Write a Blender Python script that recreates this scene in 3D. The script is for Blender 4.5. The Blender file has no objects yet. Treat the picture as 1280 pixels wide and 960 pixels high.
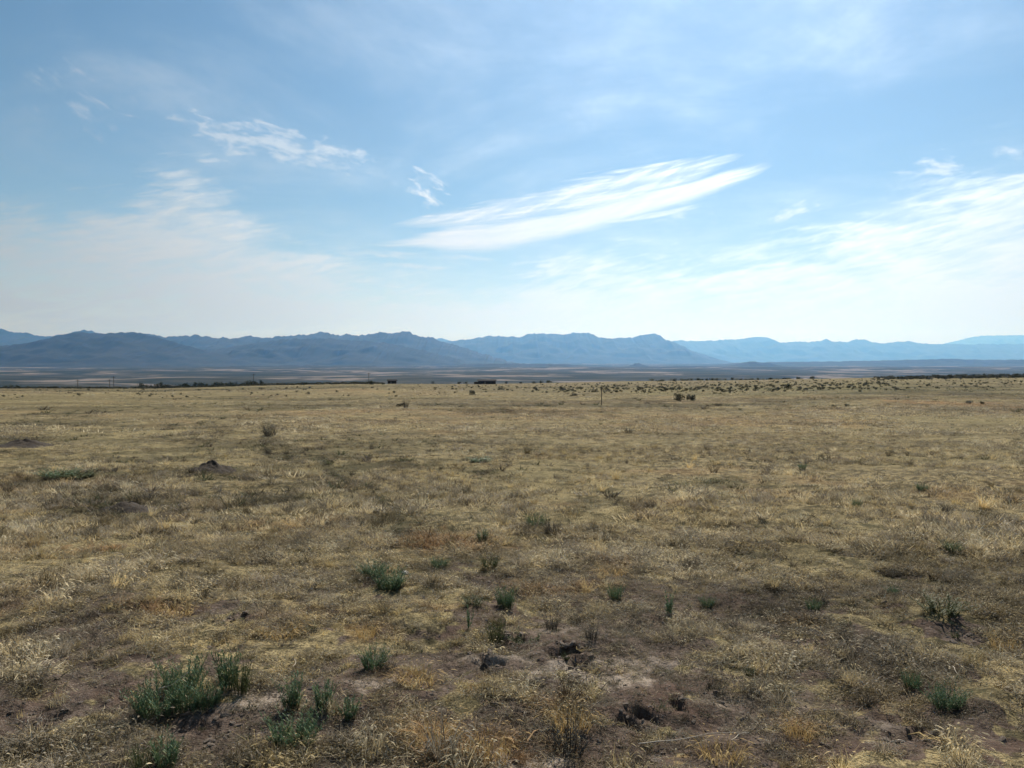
import bpy, math, random
import numpy as np
from mathutils import Vector, Matrix
R = math.radians
S = bpy.context.scene
C = S.collection
random.seed(7); rng = np.random.default_rng(11)

# ------------------------------------------------------------------ camera, light, exposure
CAMH, F = 1.65, 985.0                      # eye height, focal length in pixels of the 1280 px photograph
cd = bpy.data.cameras.new('camera'); cam = bpy.data.objects.new('camera', cd); C.objects.link(cam); S.camera = cam
cam.location = (0, 0, CAMH); cam.rotation_euler = (R(90-1.745), 0, 0)
cd.angle = 2*math.atan(640/F); cd.clip_start = .05; cd.clip_end = 200000
SUN_AZ, SUN_EL = 15.5, 42.0                # degrees right of straight ahead, above the horizon
sd = bpy.data.lights.new('sun', 'SUN'); so = bpy.data.objects.new('sun', sd); C.objects.link(so)
sd.energy = 5.0; sd.angle = R(.53); sd.color = (1, .93, .82)
sv = Vector((math.sin(R(SUN_AZ))*math.cos(R(SUN_EL)), math.cos(R(SUN_AZ))*math.cos(R(SUN_EL)), math.sin(R(SUN_EL))))
so.rotation_euler = sv.to_track_quat('Z', 'Y').to_euler(); so.location = sv*50
S.view_settings.view_transform = 'Standard'; S.view_settings.look = 'None'; S.view_settings.exposure = 0.2
S.render.engine = 'CYCLES'
cy = S.cycles
cy.use_denoising = True; cy.denoising_input_passes = 'RGB_ALBEDO_NORMAL'; cy.denoising_prefilter = 'ACCURATE'; cy.max_bounces = 5; cy.diffuse_bounces = 3; cy.glossy_bounces = 1; cy.transmission_bounces = 2
cy.transparent_max_bounces = 4; cy.volume_bounces = 1; cy.use_adaptive_sampling = True; cy.adaptive_threshold = .01
cy.sample_clamp_indirect = 4


class NT:
    """small node-tree writer"""
    def __init__(s, nt): s.nt = nt; s.N = nt.nodes; s.L = nt.links
    def put(s, sock, v):
        if isinstance(v, bpy.types.NodeSocket): s.L.new(v, sock)
        elif v is not None: sock.default_value = v
    def node(s, t, **k):
        n = s.N.new(t)
        for a, b in k.items(): setattr(n, a, b)
        return n
    def m(s, op, a, b=None, c=None, clamp=False):
        n = s.node('ShaderNodeMath', operation=op, use_clamp=clamp)
        s.put(n.inputs[0], a); s.put(n.inputs[1], b); s.put(n.inputs[2], c)
        return n.outputs[0]
    def xyz(s, x, y, z=0.0):
        n = s.node('ShaderNodeCombineXYZ')
        s.put(n.inputs[0], x); s.put(n.inputs[1], y); s.put(n.inputs[2], z)
        return n.outputs[0]
    def noise(s, v, scale, detail=4.0, rough=.5, dist=0.0, out=0):
        n = s.node('ShaderNodeTexNoise')
        s.put(n.inputs['Vector'], v); s.put(n.inputs['Scale'], scale); s.put(n.inputs['Detail'], detail)
        s.put(n.inputs['Roughness'], rough); s.put(n.inputs['Distortion'], dist)
        return n.outputs[out]
    def ss(s, v, a, b):                     # smoothstep from a to b
        n = s.node('ShaderNodeMapRange', interpolation_type='SMOOTHSTEP')
        s.put(n.inputs[0], v); s.put(n.inputs[1], a); s.put(n.inputs[2], b); s.put(n.inputs[3], 0.0); s.put(n.inputs[4], 1.0)
        return n.outputs[0]
    def mix(s, f, a, b):
        n = s.node('ShaderNodeMix', data_type='RGBA')
        s.put(n.inputs[0], f)
        s.put(n.inputs[6], a if isinstance(a, bpy.types.NodeSocket) else (*a, 1)); s.put(n.inputs[7], b if isinstance(b, bpy.types.NodeSocket) else (*b, 1))
        return n.outputs[2]
    def curve(s, v, pts):                   # pts in 0..1
        n = s.node('ShaderNodeFloatCurve'); c = n.mapping.curves[0]
        c.points[0].location = pts[0]; c.points[1].location = pts[-1]
        for p in pts[1:-1]: c.points.new(*p)
        n.mapping.update(); s.put(n.inputs[1], v)
        return n.outputs[0]


# ------------------------------------------------------------------ sky
w = bpy.data.worlds.new("World"); S.world = w; w.use_nodes = True
t = NT(w.node_tree)
sky = t.node('ShaderNodeTexSky', sky_type='NISHITA', sun_disc=False)
sky.sun_elevation = R(SUN_EL); sky.sun_rotation = R(SUN_AZ)
sky.altitude = 1200; sky.air_density = 1.0; sky.dust_density = .8; sky.ozone_density = .5
geo = t.node('ShaderNodeTexCoord'); sep = t.node('ShaderNodeSeparateXYZ'); t.L.new(geo.outputs['Generated'], sep.inputs[0])
x, y, z = sep.outputs
az = t.m('ARCTAN2', x, y)                                    # compass angle, 0 straight ahead, radians
el = t.m('ARCSINE', z)
# high layer coordinates: streaks of a sheet of cloud far overhead, stretched along one wind direction
zz = t.m('MAXIMUM', t.m('ADD', z, .10), .02)
hx = t.m('DIVIDE', x, zz); hy = t.m('DIVIDE', y, zz)
AE = t.xyz(az, el)
# --- the long cirrus streak: a dense lower band and a frayed upper one, forking towards the right
def band(p0, p1, halfpx, sag, seed, prof, fibs, rag, dens):
    A0, A1 = [(math.atan((q[0]-640)/F), math.atan((450-q[1])/F*math.cos(math.atan((q[0]-640)/F)))) for q in (p0, p1)]
    mx_, my_ = (A0[0]+A1[0])/2, (A0[1]+A1[1])/2; L_ = math.hypot(A1[0]-A0[0], A1[1]-A0[1])/2; th = math.atan2(A1[1]-A0[1], A1[0]-A0[0])
    ca, sa = math.cos(th), math.sin(th)
    u0 = t.m('SUBTRACT', az, mx_); v0 = t.m('SUBTRACT', el, my_)
    u = t.m('ADD', t.m('MULTIPLY', u0, ca), t.m('MULTIPLY', v0, sa)); v = t.m('SUBTRACT', t.m('MULTIPLY', v0, ca), t.m('MULTIPLY', u0, sa))
    un = t.m('DIVIDE', u, L_)
    v = t.m('SUBTRACT', v, t.m('MULTIPLY', t.m('SUBTRACT', t.m('MULTIPLY', un, un), 1.0), sag/F))
    wv = t.noise(t.xyz(t.m('MULTIPLY', u, 7.0), seed*1.3, 0.0), 1.0, 3, .5)
    v = t.m('ADD', v, t.m('MULTIPLY', t.m('SUBTRACT', wv, .5), 10/F))
    vn = t.m('DIVIDE', v, halfpx/F)
    f1 = t.noise(t.xyz(t.m('MULTIPLY', u, 7.0), t.m('ADD', t.m('MULTIPLY', v, fibs), t.m('MULTIPLY', u, 5.0)), seed), 1.0, 8, .66, .25)
    f2 = t.noise(t.xyz(t.m('MULTIPLY', u, 16.0), t.m('ADD', t.m('MULTIPLY', v, fibs*.9), t.m('MULTIPLY', u, -22.0)), seed+5), 1.0, 6, .62, .2)
    half = t.curve(t.m('MULTIPLY_ADD', un, .5, .5), prof)
    e_ = t.m('DIVIDE', t.m('ABSOLUTE', vn), t.m('MAXIMUM', half, .03))
    up = t.ss(vn, -.2, 1.0)                                # frayed above, crisp below
    e_ = t.m('ADD', e_, t.m('MULTIPLY', t.m('SUBTRACT', f1, .5), t.m('ADD', rag*.45, t.m('MULTIPLY', up, rag))))
    k = t.m('SUBTRACT', 1.0, t.ss(e_, .35, 1.25))
    k = t.m('MULTIPLY', k, t.m('ADD', dens, t.m('MULTIPLY', t.ss(t.m('ADD', t.m('MULTIPLY', f1, .5), t.m('MULTIPLY', f2, .5)), .60, .38), 1.0-dens)))
    return t.m('MULTIPLY', k, t.m('SUBTRACT', 1.0, t.ss(t.m('ADD', t.m('ABSOLUTE', un), t.m('MULTIPLY', t.m('SUBTRACT', f1, .5), .5)), .72, 1.02)), clamp=True)
b1 = band((462, 305), (962, 205), 19, 16, 3.0, [(0, .1), (.12, .4), (.3, .95), (.5, .8), (.75, .65), (.9, .5), (1, .2)], 120.0, 1.5, .8)
b2 = band((490, 283), (925, 197), 19, 5, 11.0, [(0, .1), (.15, .5), (.35, .75), (.5, .9), (.7, 1), (.88, .6), (1, .1)], 110.0, 2.2, .3)
b3 = band((730, 280), (880, 256), 5, 3, 17.0, [(0, .1), (.3, .8), (.7, .8), (1, .1)], 150.0, 1.2, .4)
streak = t.m('MAXIMUM', t.m('MAXIMUM', b1, t.m('MULTIPLY', b2, .95)), t.m('MULTIPLY', b3, .7))
# --- thin second line below the streak and small wisps
def wisp(px, py, wpx, hpx, tilt, seed, thr, amp, stretch=3.0):
    a0, e0 = math.atan((px-640)/F), math.atan((450-py)/F*math.cos(math.atan((px-640)/F)))
    c_, s_ = math.cos(R(tilt)), math.sin(R(tilt))
    p = t.m('SUBTRACT', az, a0); q = t.m('SUBTRACT', el, e0)
    pu = t.m('ADD', t.m('MULTIPLY', p, c_), t.m('MULTIPLY', q, s_)); pv = t.m('SUBTRACT', t.m('MULTIPLY', q, c_), t.m('MULTIPLY', p, s_))
    du = t.m('DIVIDE', pu, wpx/2/F); dv = t.m('DIVIDE', pv, hpx/2/F)
    d = t.m('SQRT', t.m('ADD', t.m('MULTIPLY', du, du), t.m('MULTIPLY', dv, dv)))
    n = t.noise(t.xyz(t.m('MULTIPLY', pu, 50/stretch*2), t.m('MULTIPLY', pv, 42.0*2), seed), 1.0, 6, .58, .25)
    g = t.m('SUBTRACT', n, t.m('MULTIPLY', d, .26))
    return t.m('MULTIPLY', t.ss(g, thr-.04, thr+.24), amp)
W = [wisp(345, 182, 250, 44, -7, 1.0, .30, .55), wisp(415, 208, 90, 24, -4, 2.4, .40, .35), wisp(420, 189, 60, 22, -14, 2.0, .32, .6),
     wisp(535, 240, 75, 60, -25, 5.0, .38, .85), wisp(995, 263, 80, 24, 14, 6.0, .34, .7), wisp(270, 204, 70, 12, 3, 7.0, .34, .5),
     wisp(1160, 215, 110, 40, -5, 9.0, .36, .6), wisp(840, 272, 110, 50, 5, 10.0, .38, .4), wisp(100, 130, 150, 90, -30, 12.0, .42, .3),
     wisp(510, 322, 200, 16, -2, 13.0, .3, .55, 6), wisp(545, 335, 130, 10, -1, 14.5, .3, .5, 6), wisp(1262, 190, 50, 20, -10, 15.0, .36, .5)]
wis = W[0]
for q in W[1:]: wis = t.m('MAXIMUM', wis, q)
# --- the low bank of thin cloud along the horizon; its upper limit wanders round the whole horizon
bank_pts = [(-640, 262), (-420, 300), (-250, 290), (-80, 250), (0, 262), (120, 250), (260, 238), (330, 282), (430, 318), (560, 350), (650, 338), (740, 318), (860, 326), (930, 318), (1010, 296), (1100, 262), (1190, 235), (1280, 208), (1450, 205), (1700, 250), (2000, 300)]
BP = []
for px, py in bank_pts:
    a_ = math.atan((px-640)/F); e_ = math.atan((450-py)/F*math.cos(a_)); BP.append(((a_+math.pi)/(2*math.pi), e_/R(30)))
BP = [(0, .3), (.1, .42), (.2, .3), (.3, .44)]+BP+[(.74, .3), (.85, .45), (.93, .25), (1, .3)]
bl = t.m('MULTIPLY', t.curve(t.m('DIVIDE', t.m('ADD', az, math.pi), 2*math.pi), BP), R(30))
bn = t.noise(t.xyz(t.m('MULTIPLY', az, 7.0), t.m('MULTIPLY', el, 26.0), 4.0), 1.0, 8, .6, .5)
bn2 = t.noise(t.xyz(t.m('MULTIPLY', az, 24.0), t.m('ADD', t.m('MULTIPLY', el, 130.0), t.m('MULTIPLY', az, -26.0)), 9.0), 1.0, 6, .6, .4)
bo = t.m('SUBTRACT', bl, el)                                # how far below the bank's edge
bo = t.m('ADD', bo, t.m('MULTIPLY', t.m('SUBTRACT', bn, .5), .17))
bo = t.m('ADD', bo, t.m('MULTIPLY', t.m('SUBTRACT', bn2, .5), .085))
bank = t.m('MULTIPLY', t.ss(bo, -.018, .05), t.m('ADD', .36, t.m('ADD', t.m('MULTIPLY', t.ss(bn, .3, .62), .32), t.m('MULTIPLY', t.ss(bn2, .35, .66), .26))))
bank = t.m('ADD', bank, t.m('MULTIPLY', t.ss(bo, .03, .16), t.m('ADD', .22, t.m('MULTIPLY', t.ss(bn2, .3, .65), .2))), clamp=True)
# --- very thin veils high up, drawn out along the wind
vl = t.noise(t.xyz(t.m('ADD', t.m('MULTIPLY', hx, .9), t.m('MULTIPLY', hy, .25)), t.m('SUBTRACT', t.m('MULTIPLY', hy, .8), t.m('MULTIPLY', hx, .15)), 2.0), 1.0, 7, .58, .6)
vl2 = t.noise(t.xyz(t.m('MULTIPLY', hx, 3.0), t.m('MULTIPLY', hy, 2.2), 6.0), 1.0, 8, .62, .3)
veil = t.m('MULTIPLY', t.m('MULTIPLY', t.ss(vl, .36, .8), t.m('ADD', .5, t.ss(vl2, .35, .7))), .30)
# cloud light: thin cloud glows towards the sun
dv_ = t.node('ShaderNodeVectorMath', operation='DOT_PRODUCT'); t.L.new(geo.outputs['Generated'], dv_.inputs[0]); dv_.inputs[1].default_value = sv
gl = t.m('POWER', t.m('MAXIMUM', dv_.outputs[1], 0.0), 5.0)
def scale(col, f):
    n = t.node('ShaderNodeVectorMath', operation='SCALE'); t.put(n.inputs[0], col if isinstance(col, bpy.types.NodeSocket) else col); t.put(n.inputs[3], f); return n.outputs[0]
SKY_STRENGTH = .066
cl_l = t.m('ADD', 5.2, t.m('MULTIPLY', gl, 23.0))
cloudcol = scale((.93, .985, 1.0), cl_l)
streakcol = scale((.97, .995, 1.0), t.m('ADD', 3.0, t.m('MULTIPLY', cl_l, .66)))
base = t.node('ShaderNodeHueSaturation'); t.L.new(sky.outputs[0], base.inputs['Color']); base.inputs['Hue'].default_value = .487; base.inputs['Saturation'].default_value = 1.14; base.inputs['Value'].default_value = 1.0
col = t.mix(veil, base.outputs[0], cloudcol)
col = t.mix(bank, col, cloudcol)
col = t.mix(wis, col, streakcol)
col = t.mix(streak, col, streakcol)
bg = w.node_tree.nodes['Background']; t.L.new(col, bg.inputs[0]); bg.inputs[1].default_value = SKY_STRENGTH


# ------------------------------------------------------------------ numpy noise
def _h(ix, iy, s):
    n = (ix.astype(np.int64)*374761393 + iy.astype(np.int64)*668265263 + s*974711) & 0xffffffff
    n = ((n ^ (n >> 13))*1274126177) & 0xffffffff
    n = ((n ^ (n >> 16))*2246822519) & 0xffffffff
    return ((n ^ (n >> 15)) & 0xffffff)/float(0xffffff)
def vn2(x, y, s):
    ix, iy = np.floor(x), np.floor(y); fx, fy = x-ix, y-iy
    fx = fx*fx*fx*(fx*(fx*6-15)+10); fy = fy*fy*fy*(fy*(fy*6-15)+10)
    a, b, c, d = _h(ix, iy, s), _h(ix+1, iy, s), _h(ix, iy+1, s), _h(ix+1, iy+1, s)
    return (a+(b-a)*fx+(c-a)*fy+(a-b-c+d)*fx*fy)*2-1
def octv(x, y, wl, s):                                      # one octave of wavelength wl, turned so that lattices do not line up
    a = s*1.7; c_, s_ = math.cos(a), math.sin(a)
    return vn2((x*c_-y*s_)/wl+s*13.1, (x*s_+y*c_)/wl-s*7.7, s)
def sst(v, a, b):
    k = np.clip((v-a)/(b-a), 0, 1); return k*k*(3-2*k)


# ------------------------------------------------------------------ the lie of the land
EDGE_X = np.array([-1500, 0, 200, 320, 450, 640, 700, 800, 900, 1000, 1100, 1280, 1600, 3000])
EDGE_Y = np.array([485, 485, 485, 482, 480.0, 480, 479, 477.5, 476, 474, 472, 469.5, 468, 468])
HOLES = []      # x, y, radius, depth, rim
BUMPS = []      # x, y, rx, ry, height
def terrain(x, y, holes=True):
    x = np.asarray(x, float); y = np.asarray(y, float)
    yp = np.maximum(y, 1e-3)
    px = 640+F*np.clip(x/np.maximum(y, 60), -3, 3)
    De = 520+70*octv(x, y*0, 330, 3)+40*octv(x, y*0, 90, 4)
    sf = (np.interp(px, EDGE_X, EDGE_Y)-450)/F-CAMH/520
    k = sst(np.log(np.maximum(yp, 1)), math.log(40), math.log(460))
    sl = .0345*(1-k)+sf*k
    z = -sl*yp
    z = np.where(y < 0, 6*(1-np.exp(y*.0345/6)), z)
    zv = np.interp(np.log(np.maximum(yp, 500)), np.log([500, 1100, 1400, 2000, 3000, 6000, 12000, 20000, 70000]), [-30, -52, -60, -68, -77, -89, -97, -104, -125])
    kk = sst(yp, De, 1300)
    z = z*(1-kk)+zv*kk
    r = np.hypot(x, y)
    # swells and hollows, each octave fading in where it is small next to the distance
    for wl, amp, s in ((.07, .008, 9), (.15, .014, 10), (.35, .024, 11), (.8, .034, 12), (2.2, .045, 13), (5, .07, 14), (11, .07, 15), (27, .13, 16), (70, .35, 17), (190, .5, 18)):
        g = sst(r, wl*.25, wl*1.2)*(1-sst(r, wl*60, wl*120))
        f = 1 if wl > 3 else 1-.7*sst(r, 20, 60)
        if wl >= 27: f = f*np.where(y < De, .65, 1.0)
        z = z+amp*g*f*octv(x, y, wl, s)
    # valley relief: low ridges and benches
    vk = sst(yp, 900, 2600)
    z = z+vk*(7*octv(x, y, 600, 21)+9*np.abs(octv(x, y*1.3, 1700, 22))+10*octv(x*.6, y, 3500, 23)+3*octv(x, y, 250, 24))
    for (hx_, hy_, rx, ry, hh) in BUMPS:
        d = ((x-hx_)/rx)**2+((y-hy_)/ry)**2
        z = z+hh*np.exp(-d*1.6)
    if holes:
        for (hx_, hy_, rr, dp, rim) in HOLES:
            d = np.hypot(x-hx_, y-hy_)/rr
            ang = np.arctan2(y-hy_, x-hx_)
            d = d*(1+.2*np.sin(ang*2+hx_*9)+.14*np.sin(ang*5+hy_*7))+.35*octv(x, y, .05, 97)
            z = z-dp*(1-sst(d, .45, 1.0))+rim*np.exp(-((d-1.35)/.4)**2)
    return z
def zt(x, y): return float(terrain(np.array([x]), np.array([y]))[0])
_G = {}
def G(px, py, ymin=1.5, ymax=1500):
    k = (px, py, ymin, ymax, len(BUMPS))
    if k not in _G: _G[k] = _hit(px, py, ymin, ymax)
    return _G[k]
def _hit(px, py, ymin, ymax):
    """where the sight line through photo pixel (px,py) meets the ground"""
    Y = np.exp(np.linspace(math.log(ymin), math.log(ymax), 3000)); X = (px-640)/F*Y
    row = CAMH-(py-450)/F*Y
    h = terrain(X, Y, False)
    i = np.argmax(h >= row)
    return (float(X[i]), float(Y[i]), float(h[i]))

# holes and mounds of burrowing animals (placed before anything is set on the ground)
for px, py, wpx, dp, rim in ((612, 834, 40, .10, .02), (706, 822, 42, .09, .022), (724, 834, 30, .05, .01), (650, 806, 26, .04, .02), (805, 903, 34, .08, .02), (783, 912, 30, .07, .01), (240, 918, 60, .03, .0), (1022, 808, 24, .05, .01), (1196, 797, 40, .012, .006), (300, 776, 26, .03, .01), (820, 778, 20, .03, .01), (150, 880, 26, .03, .01), (850, 890, 26, .03, .01), (905, 880, 24, .03, .01), (1110, 905, 26, .03, .01), (1140, 930, 40, .03, .01), (60, 905, 30, .03, .01)):
    gx, gy, _ = G(px, py); HOLES.append((gx, gy, wpx/2/F*gy*1.1, dp, rim))
for px, py, wpx, hpx in ((160, 640, 120, 10), (40, 558, 110, 6), (770, 640, 150, 8), (470, 592, 110, 7), (300, 560, 200, 6), (375, 612, 110, 5), (900, 612, 120, 8), (1100, 492, 260, 6), (1230, 498, 200, 7)):
    gx, gy, _ = G(px, py); BUMPS.append((gx, gy, wpx/2/F*gy, max(.35, wpx/3/F*gy), hpx*.45/F*gy))

# ------------------------------------------------------------------ what grows where: soil, green, dark, orange (0..1)
def blob(x, y, lst):
    o = np.zeros_like(x)
    for (px, py, wpx, hpx, a) in lst:
        gx, gy, _ = G(px, py)
        y0 = G(px, min(py+hpx/2, 1100))[1]; y1 = G(px, py-hpx/2)[1]
        rx = wpx/2/F*gy; ry = max((y1-y0)/2, .05)
        k = min(1.0, 3.0/max(rx, .1))
        d = np.sqrt(((x-gx)/rx)**2+((y-gy)/ry)**2); q = np.nonzero(d < 3)[0]; xq, yq = x[q], y[q]
        dq = d[q]+.75*octv(xq, yq, max(rx*.45, .15), 61)+.5*octv(xq, yq, max(rx*.16, .1), 62)+.4*octv(xq, yq, max(rx*.05, .06), 63)
        o[q] = np.maximum(o[q], a*(1-sst(dq, .45, 1.3)))
    return o
DARK = [(220, 488, 520, 3, 1), (130, 636, 90, 12, 1), (300, 600, 150, 10, .9), (40, 606, 120, 8, .8), (190, 575, 180, 5, .7), (1190, 484, 300, 3, .9), (1120, 490, 220, 3, .9), (1220, 493, 200, 3, 1), (990, 500, 200, 4, .6), (860, 508, 100, 5, .7), (420, 500, 300, 3, .6), (700, 515, 200, 3, .5), (60, 530, 200, 4, .5), (300, 520, 200, 4, .5), (1000, 530, 300, 4, .4), (1180, 545, 200, 5, .4), (850, 545, 200, 3, .4), (470, 545, 160, 4, .4), (160, 634, 140, 16, .9), (330, 626, 130, 16, .7), (270, 590, 200, 14, .7), (95, 600, 170, 14, .8), (30, 551, 120, 10, .8), (120, 552, 180, 5, .5), (375, 606, 120, 10, .7), (460, 585, 110, 10, .8),
        (520, 630, 60, 8, .5), (620, 590, 110, 8, .4), (755, 631, 120, 14, .8), (890, 603, 96, 14, .7), (975, 577, 70, 10, .5), (1060, 580, 120, 5, .3),
        (750, 508, 330, 5, .8), (640, 503, 240, 4, .5), (560, 508, 200, 4, .6), (950, 511, 260, 4, .55), (330, 508, 300, 4, .5), (100, 510, 200, 4, .6), (200, 498, 260, 3, .4), (540, 565, 70, 5, .5), (650, 565, 100, 5, .4),
        (850, 563, 300, 4, .3), (800, 577, 60, 4, .4), (1190, 488, 260, 3, .9), (1150, 496, 240, 3, .6), (1230, 480, 160, 2, .7), (60, 518, 90, 4, .5), (210, 532, 140, 4, .4), (500, 655, 150, 22, .45), (250, 690, 260, 14, .35),
        (570, 710, 120, 14, .6), (480, 735, 70, 24, .7), (870, 690, 130, 20, .45), (700, 660, 90, 22, .5), (1020, 700, 300, 30, .3), (940, 700, 60, 16, .4)]
GREEN = [(880, 485, 700, 12, .6), (1200, 486, 260, 14, .7), (85, 597, 90, 8, .9), (890, 603, 100, 14, .5), (500, 500, 1500, 9, .28), (1150, 560, 300, 30, .2), (480, 733, 70, 20, .5), (1180, 885, 120, 40, .5), (1000, 880, 200, 30, .25), (1240, 530, 260, 20, .25), (430, 590, 200, 14, .3), (360, 625, 120, 12, .6)]
ORANGE = [(110, 690, 60, 10, 1), (560, 680, 110, 20, .9), (690, 740, 120, 14, .6), (600, 945, 180, 50, 1), (700, 895, 100, 24, .8), (470, 795, 80, 22, .5), (210, 765, 70, 20, .8), (520, 850, 120, 18, .7), (950, 945, 260, 34, .7), (1010, 782, 60, 10, .7), (1190, 505, 90, 10, .8), (360, 770, 100, 20, .35), (770, 710, 60, 12, .6), (1000, 920, 50, 20, .8), (560, 766, 70, 10, .5), (350, 660, 120, 16, .4), (20, 760, 60, 20, .4)]
SOIL = [(280, 900, 230, 70, .75), (420, 860, 280, 30, .6), (330, 875, 190, 24, .8), (130, 840, 260, 60, .6), (40, 900, 180, 90, .7), (560, 835, 260, 50, .75), (700, 830, 240, 50, .85), (760, 850, 120, 24, .9), (850, 900, 300, 80, .7), (640, 780, 200, 40, .6), (1060, 900, 300, 70, .6),
        (1200, 790, 100, 24, .85), (1240, 930, 160, 40, .9), (1130, 935, 240, 40, .7), (900, 850, 260, 40, .6), (290, 760, 200, 16, .5), (540, 800, 120, 20, .6), (660, 965, 120, 20, .9), (575, 720, 110, 16, .5), (80, 860, 200, 40, .5), (450, 740, 600, 14, .2)]
PALES = [(300, 880, 120, 24, 1), (440, 856, 90, 16, .9), (380, 850, 80, 14, .7), (740, 850, 120, 24, 1), (630, 828, 70, 10, .9), (800, 838, 100, 16, .7), (940, 885, 110, 20, .7), (540, 812, 80, 10, .6), (1110, 916, 60, 14, .8), (240, 892, 40, 10, .8), (680, 790, 60, 12, .5), (660, 965, 70, 16, 1), (20, 600, 60, 6, .4)]
TRAIL = [(338, 528), (331, 548), (330, 568), (352, 576), (385, 577), (398, 573)], [(418, 596), (445, 604), (468, 618), (485, 636), (500, 652), (505, 672)], [(398, 573), (410, 588), (418, 596)]
def covers(x, y):
    r = np.hypot(x, y); lr = np.log(np.maximum(r, .3))
    n = np.zeros_like(x); m = np.zeros_like(x); q = np.zeros_like(x)
    for i in range(15):                                     # scale-free patchiness: octaves from 9 cm to 1.5 km
        wl = .09*2**i
        g = (1-sst(r, wl*45, wl*110))*sst(r, wl*.15, wl*.9)
        n += g*octv(x, y, wl, 30+i); m += g*octv(x, y, wl, 50+i)*(.6 if i < 2 else 1); q += g*octv(x, y, wl, 70+i)*(.5 if i < 3 else 1)
    n *= .42; m *= .42; q *= .42
    dark = blob(x, y, DARK); green = blob(x, y, GREEN); orange = blob(x, y, ORANGE); soil = blob(x, y, SOIL)
    near = 1-sst(r, 5, 11)
    soil = np.clip(np.maximum(soil*.95, 0)+.28*near*sst(n, -.2, .5)+.35*sst(n, .1, .6)+n*.18*near, 0, 1)
    dark = np.clip(dark*.95+.6*sst(m, .12, .75)*(1-near*.3), 0, 1)
    green = np.clip(green*.85+.15*sst(q, .1, .8)+.18*sst(q, .4, 1)*sst(lr, 2.5, 5), 0, 1)
    orange = np.clip(orange+.35*sst(-q, .3, .9)+.0*q, 0, 1)
    for tr in TRAIL:
        P = [G(*p)[:2] for p in tr]
        for (ax, ay), (bx, by) in zip(P[:-1], P[1:]):
            dx, dy = bx-ax, by-ay; L2 = dx*dx+dy*dy
            k = np.clip(((x-ax)*dx+(y-ay)*dy)/L2, 0, 1)
            d = np.hypot(x-ax-k*dx, y-ay-k*dy)+.05*octv(x, y, .4, 90)
            dark = np.maximum(dark, 1.0*(1-sst(d, .05, .2)))
    for (hx_, hy_, rr, dp, rim) in HOLES:
        d = np.hypot(x-hx_, y-hy_)/rr
        soil = np.maximum(soil, 1-sst(d, 1.1, 1.9)+.25*octv(x, y, .1, 91)*(d < 2))
    return np.clip(soil, 0, 1), green, dark, orange, n

# ------------------------------------------------------------------ materials
def mat(name):
    m = bpy.data.materials.new(name); m.use_nodes = True; tt = NT(m.node_tree)
    b = m.node_tree.nodes['Principled BSDF']; b.inputs['Roughness'].default_value = .9; b.inputs['Specular IOR Level'].default_value = .15
    return m, tt, b
def simple(name, c0, c1, scale=8.0, rough=.9, bump=0.0, detail=5):
    m, tt, b = mat(name)
    o = tt.node('ShaderNodeTexCoord').outputs['Object']
    n = tt.noise(o, scale, detail, .65)
    tt.L.new(tt.mix(tt.ss(n, .3, .7), c0, c1), b.inputs['Base Color']); b.inputs['Roughness'].default_value = rough
    if bump:
        bp = tt.node('ShaderNodeBump'); bp.inputs['Strength'].default_value = .8; bp.inputs['Distance'].default_value = bump
        tt.L.new(n, bp.inputs['Height']); tt.L.new(bp.outputs[0], b.inputs['Normal'])
    return m
def attr(tt, name, typ='GEOMETRY', out='Fac'):
    n = tt.node('ShaderNodeAttribute', attribute_type=typ, attribute_name=name); return n.outputs[out]
def leafy(name, c0, c1, transl=.35, typ='INSTANCER', rough=.6):
    """thin plant matter: colour drawn from the instance's own tint, light passes through"""
    m, tt, b = mat(name)
    if typ == 'INSTANCER':
        col = tt.node('ShaderNodeAttribute', attribute_type='INSTANCER', attribute_name='tint').outputs['Color']
    else:
        oi = tt.node('ShaderNodeObjectInfo').outputs['Random']
        gi = tt.node('ShaderNodeNewGeometry').outputs['Random Per Island']
        col = tt.mix(tt.m('MULTIPLY_ADD', oi, .45, tt.m('MULTIPLY', gi, .55)), c0, c1)
        if name == 'green_leaf':                            # some leaves have yellowed or died
            col = tt.mix(tt.ss(gi, .80, .86), col, (.20, .21, .09)); col = tt.mix(tt.ss(gi, .95, .97), col, (.28, .23, .16))
    tt.L.new(col, b.inputs['Base Color']); b.inputs['Roughness'].default_value = rough
    tr = tt.node('ShaderNodeBsdfTranslucent'); tt.L.new(col, tr.inputs[0])
    mx = tt.node('ShaderNodeMixShader'); mx.inputs[0].default_value = transl
    tt.L.new(b.outputs[0], mx.inputs[1]); tt.L.new(tr.outputs[0], mx.inputs[2])
    tt.L.new(mx.outputs[0], m.node_tree.nodes['Material Output'].inputs[0])
    return m

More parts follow.
